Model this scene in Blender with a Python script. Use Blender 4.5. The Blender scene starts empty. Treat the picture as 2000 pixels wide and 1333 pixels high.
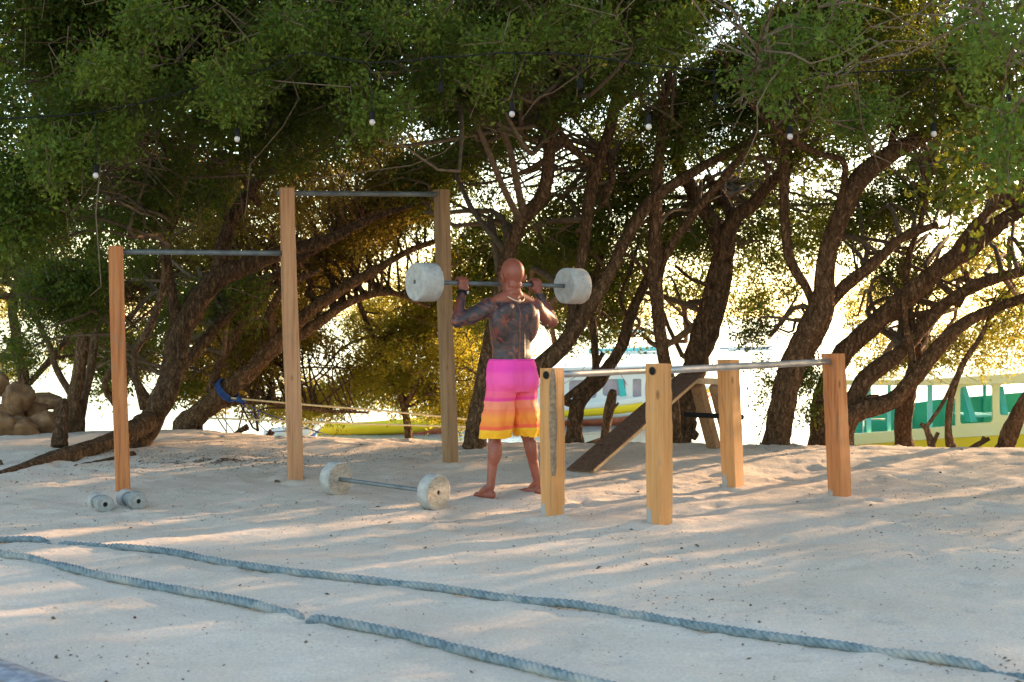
import bpy, bmesh, math, random
import numpy as np
from mathutils import Vector, Matrix, Quaternion

random.seed(7)
rng = np.random.default_rng(11)
S = bpy.context.scene
COL = S.collection
R = math.radians

# ------------------------------------------------------------------ camera, light, exposure
F = 2778.0            # focal length in photo pixels (50 mm on 36 mm)
HZ = 620.0            # photo row of the horizon
CZ = 1.375            # eye height
cam_d = bpy.data.cameras.new('camera')
cam = bpy.data.objects.new('camera', cam_d); COL.objects.link(cam)
cam_d.lens = 50.0; cam_d.sensor_width = 36.0
cam_d.shift_y = -(666.5 - HZ) / 2000.0
cam_d.clip_start = 0.1; cam_d.clip_end = 6000
cam_d.dof.use_dof = True; cam_d.dof.focus_distance = 10.6; cam_d.dof.aperture_fstop = 4.5
cam.location = (0, 0, CZ); cam.rotation_euler = (R(90), 0, 0)
S.camera = cam

SUN_AZ, SUN_EL = R(50), R(12)
SUN_DIR = Vector((math.sin(SUN_AZ) * math.cos(SUN_EL), math.cos(SUN_AZ) * math.cos(SUN_EL), math.sin(SUN_EL)))
w = bpy.data.worlds.new('World'); S.world = w; w.use_nodes = True
nt = w.node_tree
bg = nt.nodes['Background']
sky = nt.nodes.new('ShaderNodeTexSky'); sky.sky_type = 'NISHITA'; sky.sun_disc = False
sky.sun_elevation = SUN_EL; sky.sun_rotation = SUN_AZ
sky.air_density = 1.0; sky.dust_density = 0.6; sky.ozone_density = 1.0
wbm = nt.nodes.new('ShaderNodeMixRGB'); wbm.blend_type = 'MULTIPLY'; wbm.inputs[0].default_value = 1; wbm.inputs[2].default_value = (1.06, 1.0, .91, 1)
nt.links.new(sky.outputs[0], wbm.inputs[1]); nt.links.new(wbm.outputs[0], bg.inputs[0]); bg.inputs[1].default_value = 0.15
sd = bpy.data.lights.new('sun', 'SUN'); sun = bpy.data.objects.new('sun', sd); COL.objects.link(sun)
sd.energy = 3.5; sd.angle = R(0.6); sd.color = (1.0, 0.66, 0.38)
sun.rotation_euler = SUN_DIR.to_track_quat('Z', 'Y').to_euler(); sun.location = (12, 12, 8)
S.view_settings.view_transform = 'Standard'; S.view_settings.look = 'None'
S.view_settings.exposure = 2.12; S.view_settings.gamma = 1.0
try:
    S.cycles.max_bounces = 7; S.cycles.transmission_bounces = 5; S.cycles.diffuse_bounces = 4
    S.cycles.use_denoising = True
except Exception: pass

# ------------------------------------------------------------------ helpers
def W(px, py, Y):
    return Vector(((px - 1000) * Y / F, Y, CZ + (HZ - py) * Y / F))

_perm = np.random.default_rng(5).random((256, 256))
def vnoise(x, y):
    x = np.asarray(x, float); y = np.asarray(y, float)
    xi = np.floor(x).astype(int); yi = np.floor(y).astype(int)
    fx = x - xi; fy = y - yi
    fx = fx * fx * (3 - 2 * fx); fy = fy * fy * (3 - 2 * fy)
    g = lambda a, b: _perm[a & 255, b & 255]
    return (g(xi, yi) * (1 - fx) * (1 - fy) + g(xi + 1, yi) * fx * (1 - fy)
            + g(xi, yi + 1) * (1 - fx) * fy + g(xi + 1, yi + 1) * fx * fy) - 0.5
def fbm(x, y, o=4):
    s = 0; a = 1.0
    for k in range(o):
        s = s + a * vnoise(x * 2 ** k + 17.3 * k, y * 2 ** k + 5.1 * k); a *= 0.5
    return s
def sstep(a, b, x):
    t = np.clip((x - a) / (b - a), 0, 1); return t * t * (3 - 2 * t)

def crest(x):
    return 14.9 + 1.6 * sstep(0.5, 4.5, -x) - 0.8 * sstep(1, 5, x)
WATER = -0.7
def g0(x, y):                               # broad lie of the sand
    x = np.asarray(x, float); y = np.asarray(y, float)
    c = crest(x)
    z = 0.07 * sstep(11, 14.0, y)
    z = z - 1.5 * sstep(c - 0.4, c + 7.0, y) - 3.0 * sstep(26, 60, y)
    return z
_fp = np.random.default_rng(3)
FEET = np.stack([_fp.uniform(-5, 6, 520), _fp.uniform(4.6, 16, 520), _fp.uniform(0, 6.28, 520), _fp.uniform(.5, 1.15, 520)], 1)
def gz(x, y):
    x = np.asarray(x, float); y = np.asarray(y, float)
    z = g0(x, y)
    far = 1 + 0.5 * sstep(10.5, 13.5, y)
    z = z + (0.035 * fbm(x * 0.8, y * 0.8, 2) + 0.020 * fbm(x * 3.1 + 9, y * 3.1, 3)) * far
    z = z + 0.010 * fbm(x * 12, y * 12, 2) * far
    for (mx, my, mh, mr) in ((-3.28, 7.45, .03, .12), (-1.03, 6.50, .035, .12), (2.35, 5.45, .02, .2)):
        z = z + mh * np.exp(-((x - mx) ** 2 + (y - my) ** 2) / mr ** 2)
    return z
def gs(x, y): return float(gz(np.array([x]), np.array([y]))[0])
def G(px, py):                              # photo point on the sand
    Y = CZ * F / max(py - HZ, 40)
    for _ in range(25):
        x = (px - 1000) * Y / F
        z = gs(x, Y)
        Y += ((CZ - z) * F / (py - HZ) - Y) * 0.7
    return Vector(((px - 1000) * Y / F, Y, gs((px - 1000) * Y / F, Y)))

def tag(o, label=None, cat=None, group=None, kind=None):
    if label: o['label'] = label
    if cat: o['category'] = cat
    if group: o['group'] = group
    if kind: o['kind'] = kind
    return o
def empty(name, loc, label=None, cat=None, group=None):
    o = bpy.data.objects.new(name, None); COL.objects.link(o); o.location = loc
    o.empty_display_size = 0.1
    return tag(o, label, cat, group)
def wloc(o):
    v = Vector((0, 0, 0))
    while o is not None: v = v + o.location; o = o.parent
    return v
def mesh(name, verts, faces, mat=None, parent=None, smooth=True, org=None):
    """verts in world coordinates; the object's origin is org or the parent's place"""
    base = wloc(parent) if parent else Vector((0, 0, 0))
    o0 = Vector(org) if org is not None else base
    v = np.asarray(verts, np.float32).reshape(-1, 3) - np.array(o0, np.float32)
    me = bpy.data.meshes.new(name)
    if isinstance(faces, np.ndarray):
        n, k = faces.shape
        me.vertices.add(len(v)); me.vertices.foreach_set('co', v.ravel())
        me.loops.add(n * k); me.loops.foreach_set('vertex_index', faces.ravel().astype(np.int32))
        me.polygons.add(n); me.polygons.foreach_set('loop_start', np.arange(0, n * k, k, dtype=np.int32))
        me.update(calc_edges=True)
    else:
        me.from_pydata([tuple(map(float, p)) for p in v], [], [tuple(int(i) for i in f) for f in faces])
    if smooth: me.polygons.foreach_set('use_smooth', np.ones(len(me.polygons), bool))
    me.update()
    o = bpy.data.objects.new(name, me); COL.objects.link(o)
    if mat: me.materials.append(mat)
    o.location = o0 - base
    if parent: o.parent = parent
    return o

class MB:
    def __init__(s): s.v = []; s.f = []
    def add(s, vs, fs):
        b = len(s.v); s.v += [Vector(p) for p in vs]; s.f += [tuple(i + b for i in f) for f in fs]; return s
    def box(s, c, size, rot=None):
        m = rot if rot is not None else Matrix.Identity(3)
        hx, hy, hz = [q / 2 for q in size]; c = Vector(c)
        vs = [c + m @ Vector((sx * hx, sy * hy, sz * hz)) for sx in (-1, 1) for sy in (-1, 1) for sz in (-1, 1)]
        return s.add(vs, [(0, 1, 3, 2), (4, 6, 7, 5), (0, 4, 5, 1), (2, 3, 7, 6), (0, 2, 6, 4), (1, 5, 7, 3)])
    def bar(s, a, b, r, seg=12, r2=None, cap=True):
        v, f = tube([a, b], [r, r if r2 is None else r2], seg, cap=cap); return s.add([Vector(p) for p in v], [tuple(q) for q in f])
    def prism(s, poly, y0, y1):             # poly: (x, z) world, extruded in Y
        n = len(poly)
        vs = [Vector((x, y0, z)) for x, z in poly] + [Vector((x, y1, z)) for x, z in poly]
        fs = [tuple(range(n)), tuple(range(2 * n - 1, n - 1, -1))] + [(i, i + n, (i + 1) % n + n, (i + 1) % n) for i in range(n)]
        return s.add(vs, fs)
    def build(s, name, mat, parent=None, smooth=False, org=None, bevel=0):
        o = mesh(name, [tuple(p) for p in s.v], s.f, mat, parent, smooth, org)
        bm = bmesh.new(); bm.from_mesh(o.data); bmesh.ops.recalc_face_normals(bm, faces=bm.faces); bm.to_mesh(o.data); bm.free()
        if bevel:
            b = o.modifiers.new('bevel', 'BEVEL'); b.width = bevel; b.segments = 2; b.limit_method = 'ANGLE'
        return o

def catmull(P, n):
    P = np.asarray([tuple(p) for p in P], float)
    if len(P) == 2: 
        t = np.linspace(0, 1, n)[:, None]; return P[0] * (1 - t) + P[1] * t
    Q = np.vstack([2 * P[0] - P[1], P, 2 * P[-1] - P[-2]])
    t = np.linspace(0, len(P) - 1 - 1e-9, n); i = t.astype(int); u = (t - i)[:, None]
    a, b, c, d = Q[i], Q[i + 1], Q[i + 2], Q[i + 3]
    return 0.5 * (2 * b + (c - a) * u + (2 * a - 5 * b + 4 * c - d) * u ** 2 + (3 * b - 3 * c + d - a) * u ** 3)
def tube(P, rad, seg=8, lump=0.0, cap=True, seed=0.0, flute=0.0):
    P = np.asarray([tuple(p) for p in P], float); n = len(P)
    rad = np.asarray(rad, float) * np.ones(n)
    T = np.gradient(P, axis=0); T /= np.linalg.norm(T, axis=1)[:, None] + 1e-12
    up = np.array([0.31, 0.22, 0.93]); N = np.zeros_like(P)
    a = np.cross(T[0], up); a /= np.linalg.norm(a) + 1e-9; N[0] = a
    for i in range(1, n):
        a = N[i - 1] - T[i] * np.dot(N[i - 1], T[i]); N[i] = a / (np.linalg.norm(a) + 1e-9)
    B = np.cross(T, N)
    th = np.linspace(0, 2 * np.pi, seg, endpoint=False)
    rr = rad[:, None] * np.ones((1, seg))
    if lump:
        s = np.concatenate([[0], np.cumsum(np.linalg.norm(np.diff(P, axis=0), axis=1))])
        rr = rr * (1 + lump * (fbm(np.cos(th)[None] * 1.4 + seed, np.sin(th)[None] * 1.4 + s[:, None] * 3.0, 3)
                               + 0.8 * fbm(th[None] * 0 + seed * 2, s[:, None] * 2.2, 2)))
    if flute:
        rr = rr * (1 + flute * np.sin(th[None] * 5 + seed + 2 * fbm(rad[:, None] * 0 + seed, np.arange(n)[:, None] * .15, 2)))
    V = P[:, None] + rr[:, :, None] * (np.cos(th)[None, :, None] * N[:, None] + np.sin(th)[None, :, None] * B[:, None])
    V = V.reshape(-1, 3)
    i = np.arange(n - 1)[:, None]; j = np.arange(seg)[None]
    a = i * seg + j; b = i * seg + (j + 1) % seg
    Fq = np.stack([a, b, b + seg, a + seg], -1).reshape(-1, 4)
    if not cap: return V, Fq
    V = np.vstack([V, P[0], P[-1]]); c0, c1 = len(V) - 2, len(V) - 1
    fs = [tuple(q) for q in Fq] + [((k + 1) % seg, k, c0) for k in range(seg)] + [((n - 1) * seg + k, (n - 1) * seg + (k + 1) % seg, c1) for k in range(seg)]
    return V, fs

# ------------------------------------------------------------------ materials
def mat(name, col, rough=0.8, spec=0.3, metal=0.0):
    m = bpy.data.materials.new(name); m.use_nodes = True
    b = m.node_tree.nodes['Principled BSDF']
    b.inputs['Base Color'].default_value = (*col, 1); b.inputs['Roughness'].default_value = rough
    b.inputs['Specular IOR Level'].default_value = spec; b.inputs['Metallic'].default_value = metal
    return m
class NT:
    def __init__(s, m): s.t = m.node_tree; s.b = s.t.nodes['Principled BSDF']
    def n(s, k, **kw):
        q = s.t.nodes.new('ShaderNode' + k)
        for a, v in kw.items(): setattr(q, a, v)
        return q
    def l(s, a, b): s.t.links.new(a, b)
    def coord(s, scale=(1, 1, 1), rot=(0, 0, 0), kind='Object'):
        c = s.n('TexCoord'); m = s.n('Mapping'); m.inputs['Scale'].default_value = scale; m.inputs['Rotation'].default_value = rot
        s.l(c.outputs[kind], m.inputs[0]); return m.outputs[0]
    def noise(s, vec, scale, detail=4, rough=.55, dist=0):
        q = s.n('TexNoise'); q.inputs['Scale'].default_value = scale; q.inputs['Detail'].default_value = detail
        q.inputs['Roughness'].default_value = rough; q.inputs['Distortion'].default_value = dist
        if vec is not None: s.l(vec, q.inputs['Vector'])
        return q.outputs['Fac']
    def ramp(s, fac, stops, interp='LINEAR'):
        r = s.n('ValToRGB'); r.color_ramp.interpolation = interp; e = r.color_ramp.elements
        while len(e) > 1: e.remove(e[-1])
        e[0].position = stops[0][0]; e[0].color = (*stops[0][1], 1)
        for p, c in stops[1:]:
            q = e.new(p); q.color = (*c, 1)
        s.l(fac, r.inputs[0]); return r.outputs[0]
    def mix(s, fac, a, b, mode='MIX'):
        q = s.n('MixRGB', blend_type=mode)
        for i, v in enumerate((fac, a, b)):
            if hasattr(v, 'is_output'): s.l(v, q.inputs[i])
            elif isinstance(v, tuple): q.inputs[i].default_value = (*v, 1)
            else: q.inputs[i].default_value = v
        return q.outputs[0]
    def math(s, op, a, b=0.0, clamp=False):
        q = s.n('Math', operation=op); q.use_clamp = clamp
        for i, v in enumerate((a, b)):
            if hasattr(v, 'is_output'): s.l(v, q.inputs[i])
            else: q.inputs[i].default_value = v
        return q.outputs[0]
    def bump(s, h, strength=.3, dist=.01):
        q = s.n('Bump'); q.inputs['Strength'].default_value = strength; q.inputs['Distance'].default_value = dist
        s.l(h, q.inputs['Height']); s.l(q.outputs[0], s.b.inputs['Normal'])
    def color(s, c): s.l(c, s.b.inputs['Base Color'])

def sand_mat():
    m = mat('sand', (.5, .45, .4), .95, .1); t = NT(m); c = t.coord()
    big = t.ramp(t.noise(c, .9, 3), [(.3, (.61, .50, .405)), (.7, (.72, .61, .51))])
    fine = t.ramp(t.noise(c, 70, 4, .7), [(.3, (.72, .70, .68)), (.6, (1.05, 1.05, 1.05))])
    col = t.mix(.75, big, fine, 'MULTIPLY')
    patch = t.noise(c, 1.3, 2)
    sp = t.n('TexVoronoi'); sp.inputs['Scale'].default_value = 26; t.l(c, sp.inputs['Vector'])
    spk = t.math('MULTIPLY', t.math('LESS_THAN', sp.outputs['Distance'], .16), t.math('GREATER_THAN', patch, .52))
    col = t.mix(t.math('MULTIPLY', spk, .38), col, (.16, .12, .09))
    t.color(col)
    h = t.math('ADD', t.math('MULTIPLY', t.noise(c, 22, 5, .6), 1.0), t.math('MULTIPLY', t.noise(c, 110, 3, .7), .35))
    t.bump(h, .55, .018)
    return m
def wood_mat(name, a, b, dark, scale=1.0, foot_h=.2):
    m = mat(name, a, .62, .3); t = NT(m); c = t.coord((22 * scale, 22 * scale, 1.1 * scale))
    grain = t.noise(c, 1.6, 5, .6, .6)
    c2 = t.coord((1, 1, .25)); big = t.noise(c2, 7, 3)
    col = t.ramp(grain, [(.30, dark), (.43, a), (.62, b)])
    col = t.mix(t.math('MULTIPLY', big, .45), col, tuple(q * .62 for q in a))
    wr = t.ramp(t.noise(t.coord((1, 1, .3)), 13, 5, .7, 1.2), [(.56, (0, 0, 0)), (.70, (.55, .55, .55))]); col = t.mix(wr, col, (a[0] * .52, a[0] * .40, a[0] * .28))
    v = t.n('TexVoronoi'); v.inputs['Scale'].default_value = 1.0; t.l(t.coord((9, 9, 4.2)), v.inputs['Vector'])
    v.inputs['Randomness'].default_value = 1.0
    knot = t.ramp(v.outputs['Distance'], [(.0, (1, 1, 1)), (.10, (.8, .8, .8)), (.17, (0, 0, 0))])
    sc = t.n('SeparateColor'); t.l(v.outputs['Color'], sc.inputs[0])
    knot = t.math('MULTIPLY', knot, t.math('GREATER_THAN', sc.outputs[0], .72))
    col = t.mix(t.math('MULTIPLY', knot, .75), col, tuple(q * .38 for q in dark))
    # mortar smeared on the foot of the post
    sp = t.n('SeparateXYZ'); tc = t.n('TexCoord'); t.l(tc.outputs['Object'], sp.inputs[0])
    zz = t.math('ADD', sp.outputs['Z'], t.math('MULTIPLY', t.noise(t.coord((1, 1, .5)), 5, 3), .9))
    foot = t.ramp(zz, [(foot_h + .27, (1, 1, 1)), (foot_h + .29, (0, 0, 0))])
    if foot_h: col = t.mix(foot, col, (.30, .29, .275))
    t.color(col); t.bump(grain, .25, .004)
    return m
def bark_mat(name, a, b):
    m = mat(name, a, .95, .1); t = NT(m); c = t.coord((1, 1, .32))
    n1 = t.noise(c, 26, 6, .68, .8); n2 = t.noise(t.coord(), 3, 3)
    v = t.n('TexVoronoi'); v.feature = 'DISTANCE_TO_EDGE'; v.inputs['Scale'].default_value = 24
    dn = t.n('TexNoise'); dn.inputs['Scale'].default_value = 9; dn.inputs['Detail'].default_value = 4; t.l(t.coord(), dn.inputs['Vector'])
    t.l(t.mix(.16, t.coord((1, 1, .22)), dn.outputs['Color']), v.inputs['Vector'])
    cr = t.ramp(v.outputs['Distance'], [(.0, (0, 0, 0)), (.22, (1, 1, 1))])
    col = t.ramp(n1, [(.33, tuple(q * .35 for q in a)), (.5, a), (.68, b)])
    col = t.mix(t.math('MULTIPLY', n2, .6), col, tuple(q * .6 for q in a))
    col = t.mix(.42, col, cr, 'MULTIPLY')
    t.color(col)
    t.bump(t.math('ADD', n1, t.math('MULTIPLY', cr, .6)), 1.0, .022)
    return m
def leaf_mat(name, c1, c2, c3, tr, trs=.45):
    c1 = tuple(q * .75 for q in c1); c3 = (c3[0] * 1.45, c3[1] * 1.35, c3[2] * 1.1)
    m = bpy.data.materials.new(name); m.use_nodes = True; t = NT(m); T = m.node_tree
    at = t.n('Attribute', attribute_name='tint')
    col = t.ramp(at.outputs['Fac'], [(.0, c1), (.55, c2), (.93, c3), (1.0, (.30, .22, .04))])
    t.color(col); t.b.inputs['Roughness'].default_value = .6; t.b.inputs['Specular IOR Level'].default_value = .2
    tl = t.n('BsdfTranslucent'); mixc = t.mix(.65, col, tr); t.l(mixc, tl.inputs[0])
    ms = t.n('MixShader'); ms.inputs[0].default_value = trs
    t.l(t.b.outputs[0], ms.inputs[1]); t.l(tl.outputs[0], ms.inputs[2])
    t.l(ms.outputs[0], T.nodes['Material Output'].inputs['Surface'])
    return m
def concrete_mat(name, a, b, streak=False):
    m = mat(name, a, .92, .15); t = NT(m); c = t.coord()
    n = t.noise(c, 16, 6, .65); n2 = t.noise(c, 70, 3, .7)
    col = t.ramp(n, [(.3, tuple(q * .82 for q in a)), (.48, a), (.7, b)])
    v = t.n('TexVoronoi'); v.inputs['Scale'].default_value = 34; t.l(c, v.inputs['Vector'])
    pit = t.ramp(v.outputs['Distance'], [(.08, (.25, .24, .22)), (.16, (1, 1, 1))])
    col = t.mix(.7, col, pit, 'MULTIPLY')
    if streak:
        s = t.ramp(t.noise(t.coord((5, 5, 14)), 2.2, 5, .7, 1.5), [(.5, (0, 0, 0)), (.56, (1, 1, 1)), (.6, (0, 0, 0))])
        col = t.mix(t.math('MULTIPLY', s, .6), col, (.16, .09, .05))
    t.color(col); t.bump(t.math('ADD', n, t.math('MULTIPLY', n2, .5)), .7, .008)
    return m
def noisy(name, a, b, scale=8, rough=.6, spec=.4, metal=0, bump=.15, bd=.003, detail=4):
    m = mat(name, a, rough, spec, metal); t = NT(m); n = t.noise(t.coord(), scale, detail)
    t.color(t.ramp(n, [(.35, a), (.65, b)])); t.bump(n, bump, bd); return m

M = {}
M['sand'] = sand_mat()
M['bark'] = bark_mat('bark', (.16, .092, .052), (.35, .205, .12))
M['bark_dark'] = bark_mat('bark_dark', (.13, .076, .044), (.29, .175, .10))
M['bark_warm'] = bark_mat('bark_warm', (.19, .115, .065), (.38, .24, .14))
M['twig'] = noisy('twig', (.10, .070, .045), (.17, .12, .08), 20, .9, .1)
M['leaf'] = leaf_mat('leaf', (.022, .055, .010), (.045, .090, .014), (.085, .125, .020), (.30, .30, .02), .38)
M['leaf_fresh'] = leaf_mat('leaf_fresh', (.035, .085, .014), (.065, .13, .020), (.12, .17, .028), (.34, .38, .03), .38)
M['leaf_gold'] = leaf_mat('leaf_gold', (.09, .11, .014), (.18, .18, .022), (.25, .21, .035), (.62, .50, .05), .55)
M['leaf_olive'] = leaf_mat('leaf_olive', (.06, .065, .013), (.12, .115, .018), (.20, .14, .032), (.58, .40, .06), .5)
M['wood_orange'] = wood_mat('wood_orange', (.43, .145, .046), (.52, .21, .075), (.24, .070, .021), foot_h=.15)
M['wood_pale'] = wood_mat('wood_pale', (.46, .22, .105), (.53, .28, .145), (.29, .12, .05))
M['wood_yellow'] = wood_mat('wood_yellow', (.50, .225, .075), (.58, .29, .11), (.31, .12, .035))
M['wood_grey'] = wood_mat('wood_grey', (.27, .155, .080), (.34, .205, .11), (.17, .09, .045), foot_h=0)
M['board'] = wood_mat('board', (.115, .062, .040), (.165, .095, .062), (.06, .032, .02), foot_h=0)
M['board'].node_tree.nodes['Principled BSDF'].inputs['Roughness'].default_value = .9
M['board'].node_tree.nodes['Principled BSDF'].inputs['Specular IOR Level'].default_value = .08
M['bark_pale'] = noisy('bark_pale', (.17, .115, .075), (.31, .225, .155), 38, .95, .1, 0, .8, .01, 6)
M['board_edge'] = noisy('board_edge', (.40, .25, .13), (.50, .33, .19), 15)
M['steel'] = noisy('steel', (.34, .35, .36), (.46, .46, .47), 9, .42, .5, .75, .1)
M['steel_dark'] = noisy('steel_dark', (.10, .115, .125), (.17, .19, .20), 9, .5, .4, .2, .1)
M['black'] = noisy('black', (.010, .010, .011), (.018, .018, .02), 12, .8, .1)
M['hole'] = mat('hole', (.01, .009, .008), .9)  # near-black colour painting the shade inside pipe ends and bores
M['concrete'] = concrete_mat('concrete', (.37, .36, .345), (.46, .45, .43))
M['concrete_face'] = concrete_mat('concrete_face', (.38, .335, .28), (.49, .44, .38), True)
M['concrete_grey'] = concrete_mat('concrete_grey', (.26, .265, .26), (.38, .38, .37))
M['rope'] = noisy('rope', (.105, .145, .165), (.215, .265, .29), 30, .9, .2, 0, .6, .006, 5)
_t = NT(M['rope']); _c = _t.b.inputs['Base Color'].links[0].from_socket
_t.color(_t.mix(_t.ramp(_t.noise(_t.coord(), 2.6, 4, .7), [(.50, (0, 0, 0)), (.68, (.75, .75, .75))]), _c, (.40, .38, .34)))
M['rope_yellow'] = noisy('rope_yellow', (.62, .47, .24), (.75, .60, .36), 30, .8)
M['rope_blue'] = noisy('rope_blue', (.015, .05, .22), (.03, .10, .34), 30, .7)
M['cream'] = noisy('cream', (.90, .84, .40), (.93, .88, .48), 3, .4)
M['white_paint'] = noisy('white_paint', (.84, .83, .78), (.88, .87, .83), 3, .35)
M['yellow_paint'] = noisy('yellow_paint', (.90, .62, .015), (.93, .68, .02), 3, .4)
M['red_paint'] = noisy('red_paint', (.42, .10, .06), (.55, .18, .10), 5, .5)
M['teal'] = noisy('teal', (.04, .50, .47), (.07, .60, .57), 4, .4)
M['teal_light'] = noisy('teal_light', (.16, .66, .68), (.24, .74, .76), 4, .4)
M['blue_paint'] = noisy('blue_paint', (.04, .10, .30), (.06, .14, .36), 5, .4)
M['glass'] = noisy('glass', (.30, .30, .36), (.38, .36, .42), 5, .08, .8)
M['rock'] = noisy('rock', (.11, .060, .032), (.30, .175, .092), 5, .85, .2, 0, .6, .02, 6)
M['bulb'] = noisy('bulb', (.50, .44, .43), (.58, .52, .50), 6, .3, .5)
M['gold'] = mat('gold', (.75, .58, .42), .3, .5, .6)
M['debris'] = noisy('debris', (.06, .04, .025), (.15, .10, .06), 60, .9)

# ------------------------------------------------------------------ the ground
def axis_lines(segs):
    out = []
    for a, b, st in segs: out.append(np.arange(a, b, st))
    return np.concatenate(out + [[segs[-1][1]]])
xs = axis_lines([(-400, -60, 40), (-60, -14, 4), (-14, -7.5, .3), (-7.5, -4.2, .07), (-4.2, 4.4, .048), (4.4, 7.5, .07), (7.5, 14, .3), (14, 60, 4), (60, 400, 40)])
ys = axis_lines([(-60, -4, 4), (-4, 3.6, .4), (3.6, 11.6, .044), (11.6, 17.5, .05), (17.5, 22, .15), (22, 60, 2), (60, 120, 20)])
X, Yy = np.meshgrid(xs, ys)
Z = gz(X, Yy)
for hx_, hy_ in ((1080, 1012), (1287, 1024), (1432, 952), (1640, 970), (240, 962), (577, 942), (879, 911)):
    hp_ = G(hx_, hy_)                        # sand heaped round the feet of the posts
    dd_ = np.hypot((X - hp_.x) * (1 + .3 * np.sin(hx_)), Yy - hp_.y)
    Z += .020 * np.exp(-((dd_ - .09) / .07) ** 2) * (1 + 1.2 * fbm(X * 9, Yy * 9, 2))
for fx, fy, fa, fs in FEET:                  # scuffed footprints
    ix = np.where(np.abs(xs - fx) < .55)[0]; iy = np.where(np.abs(ys - fy) < .55)[0]
    if len(ix) < 2 or len(iy) < 2: continue
    sx, sy = X[iy[0]:iy[-1] + 1, ix[0]:ix[-1] + 1] - fx, Yy[iy[0]:iy[-1] + 1, ix[0]:ix[-1] + 1] - fy
    u = sx * math.cos(fa) + sy * math.sin(fa); v = -sx * math.sin(fa) + sy * math.cos(fa)
    d = np.sqrt((u / (.15 * fs)) ** 2 + (v / (.07 * fs)) ** 2)
    k = 1.0 if fy < 10 else 1.6
    Z[iy[0]:iy[-1] + 1, ix[0]:ix[-1] + 1] += k * (-.012 * np.exp(-d ** 2 * 1.1) + .007 * np.exp(-(d - 1.35) ** 2 * 5))
n0, n1 = Z.shape
i = np.arange(n0 - 1)[:, None]; j = np.arange(n1 - 1)[None]
a = i * n1 + j
gr = mesh('sand', np.stack([X, Yy, Z], -1).reshape(-1, 3), np.stack([a, a + 1, a + n1 + 1, a + n1], -1).reshape(-1, 4), M['sand'])
tag(gr, kind='structure')

wm = mat('sea', (.30, .38, .36), .12, .5); t = NT(wm)
t.bump(t.noise(t.coord((1, 2.2, 1)), 2.0, 5, .6), .35, .05)
sea = mesh('sea', [(-2500, 17.5, WATER), (2500, 17.5, WATER), (2500, 5000, WATER), (-2500, 5000, WATER)], [(0, 1, 2, 3)], wm, None, False)
tag(sea, kind='structure')

# ------------------------------------------------------------------ trees
def leaves(C, D, nper, L, spread, scale_rng=(.7, 1.3)):
    """numpy leaf quads around clump centres C with twig directions D"""
    n = len(C)
    k = n * nper
    c = np.repeat(C, nper, 0); d = np.repeat(D, nper, 0)
    tt = rng.random((k, 1))
    tw = np.repeat(rng.uniform(.18, .40, n), nper)[:, None]
    off = rng.normal(size=(k, 3)) * spread * (1.1 - .5 * tt)
    p = c + d * tw * (tt - .35) + off
    ax = d * .7 + rng.normal(size=(k, 3)) * .75; ax /= np.linalg.norm(ax, axis=1)[:, None]
    nn = rng.normal(size=(k, 3)) * .8 + np.array([0, 0, .7]); nn -= ax * np.sum(nn * ax, 1)[:, None]; nn /= np.linalg.norm(nn, axis=1)[:, None]
    b = np.cross(nn, ax)
    s = rng.uniform(*scale_rng, size=(k, 1)) * L
    wv = s * .24
    V = np.stack([p, p + ax * s * .5 + b * wv + nn * s * .05, p + ax * s, p + ax * s * .5 - b * wv + nn * s * .05], 1).reshape(-1, 3)
    base = np.repeat(rng.random(n) ** 1.3 * .68, nper)
    tint = np.clip(base + rng.random(k) * .28 + (rng.random(k) > .992) * .5, 0, 1)
    return V, tint
def grow(P0, P1, r0, r1, n=9, wob=.12, seg=5):
    P0 = np.asarray(P0); P1 = np.asarray(P1); L = np.linalg.norm(P1 - P0)
    t = np.linspace(0, 1, 5)[:, None]
    K = P0 * (1 - t) + P1 * t + rng.normal(size=(5, 3)) * wob * L * np.sin(t * np.pi) * .7
    K[:, 2] += (np.sin(t * np.pi) * rng.uniform(-.05, .18) * L)[:, 0]
    return tube(catmull(K, n), np.linspace(r0, r1, n), seg, cap=False)

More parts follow.
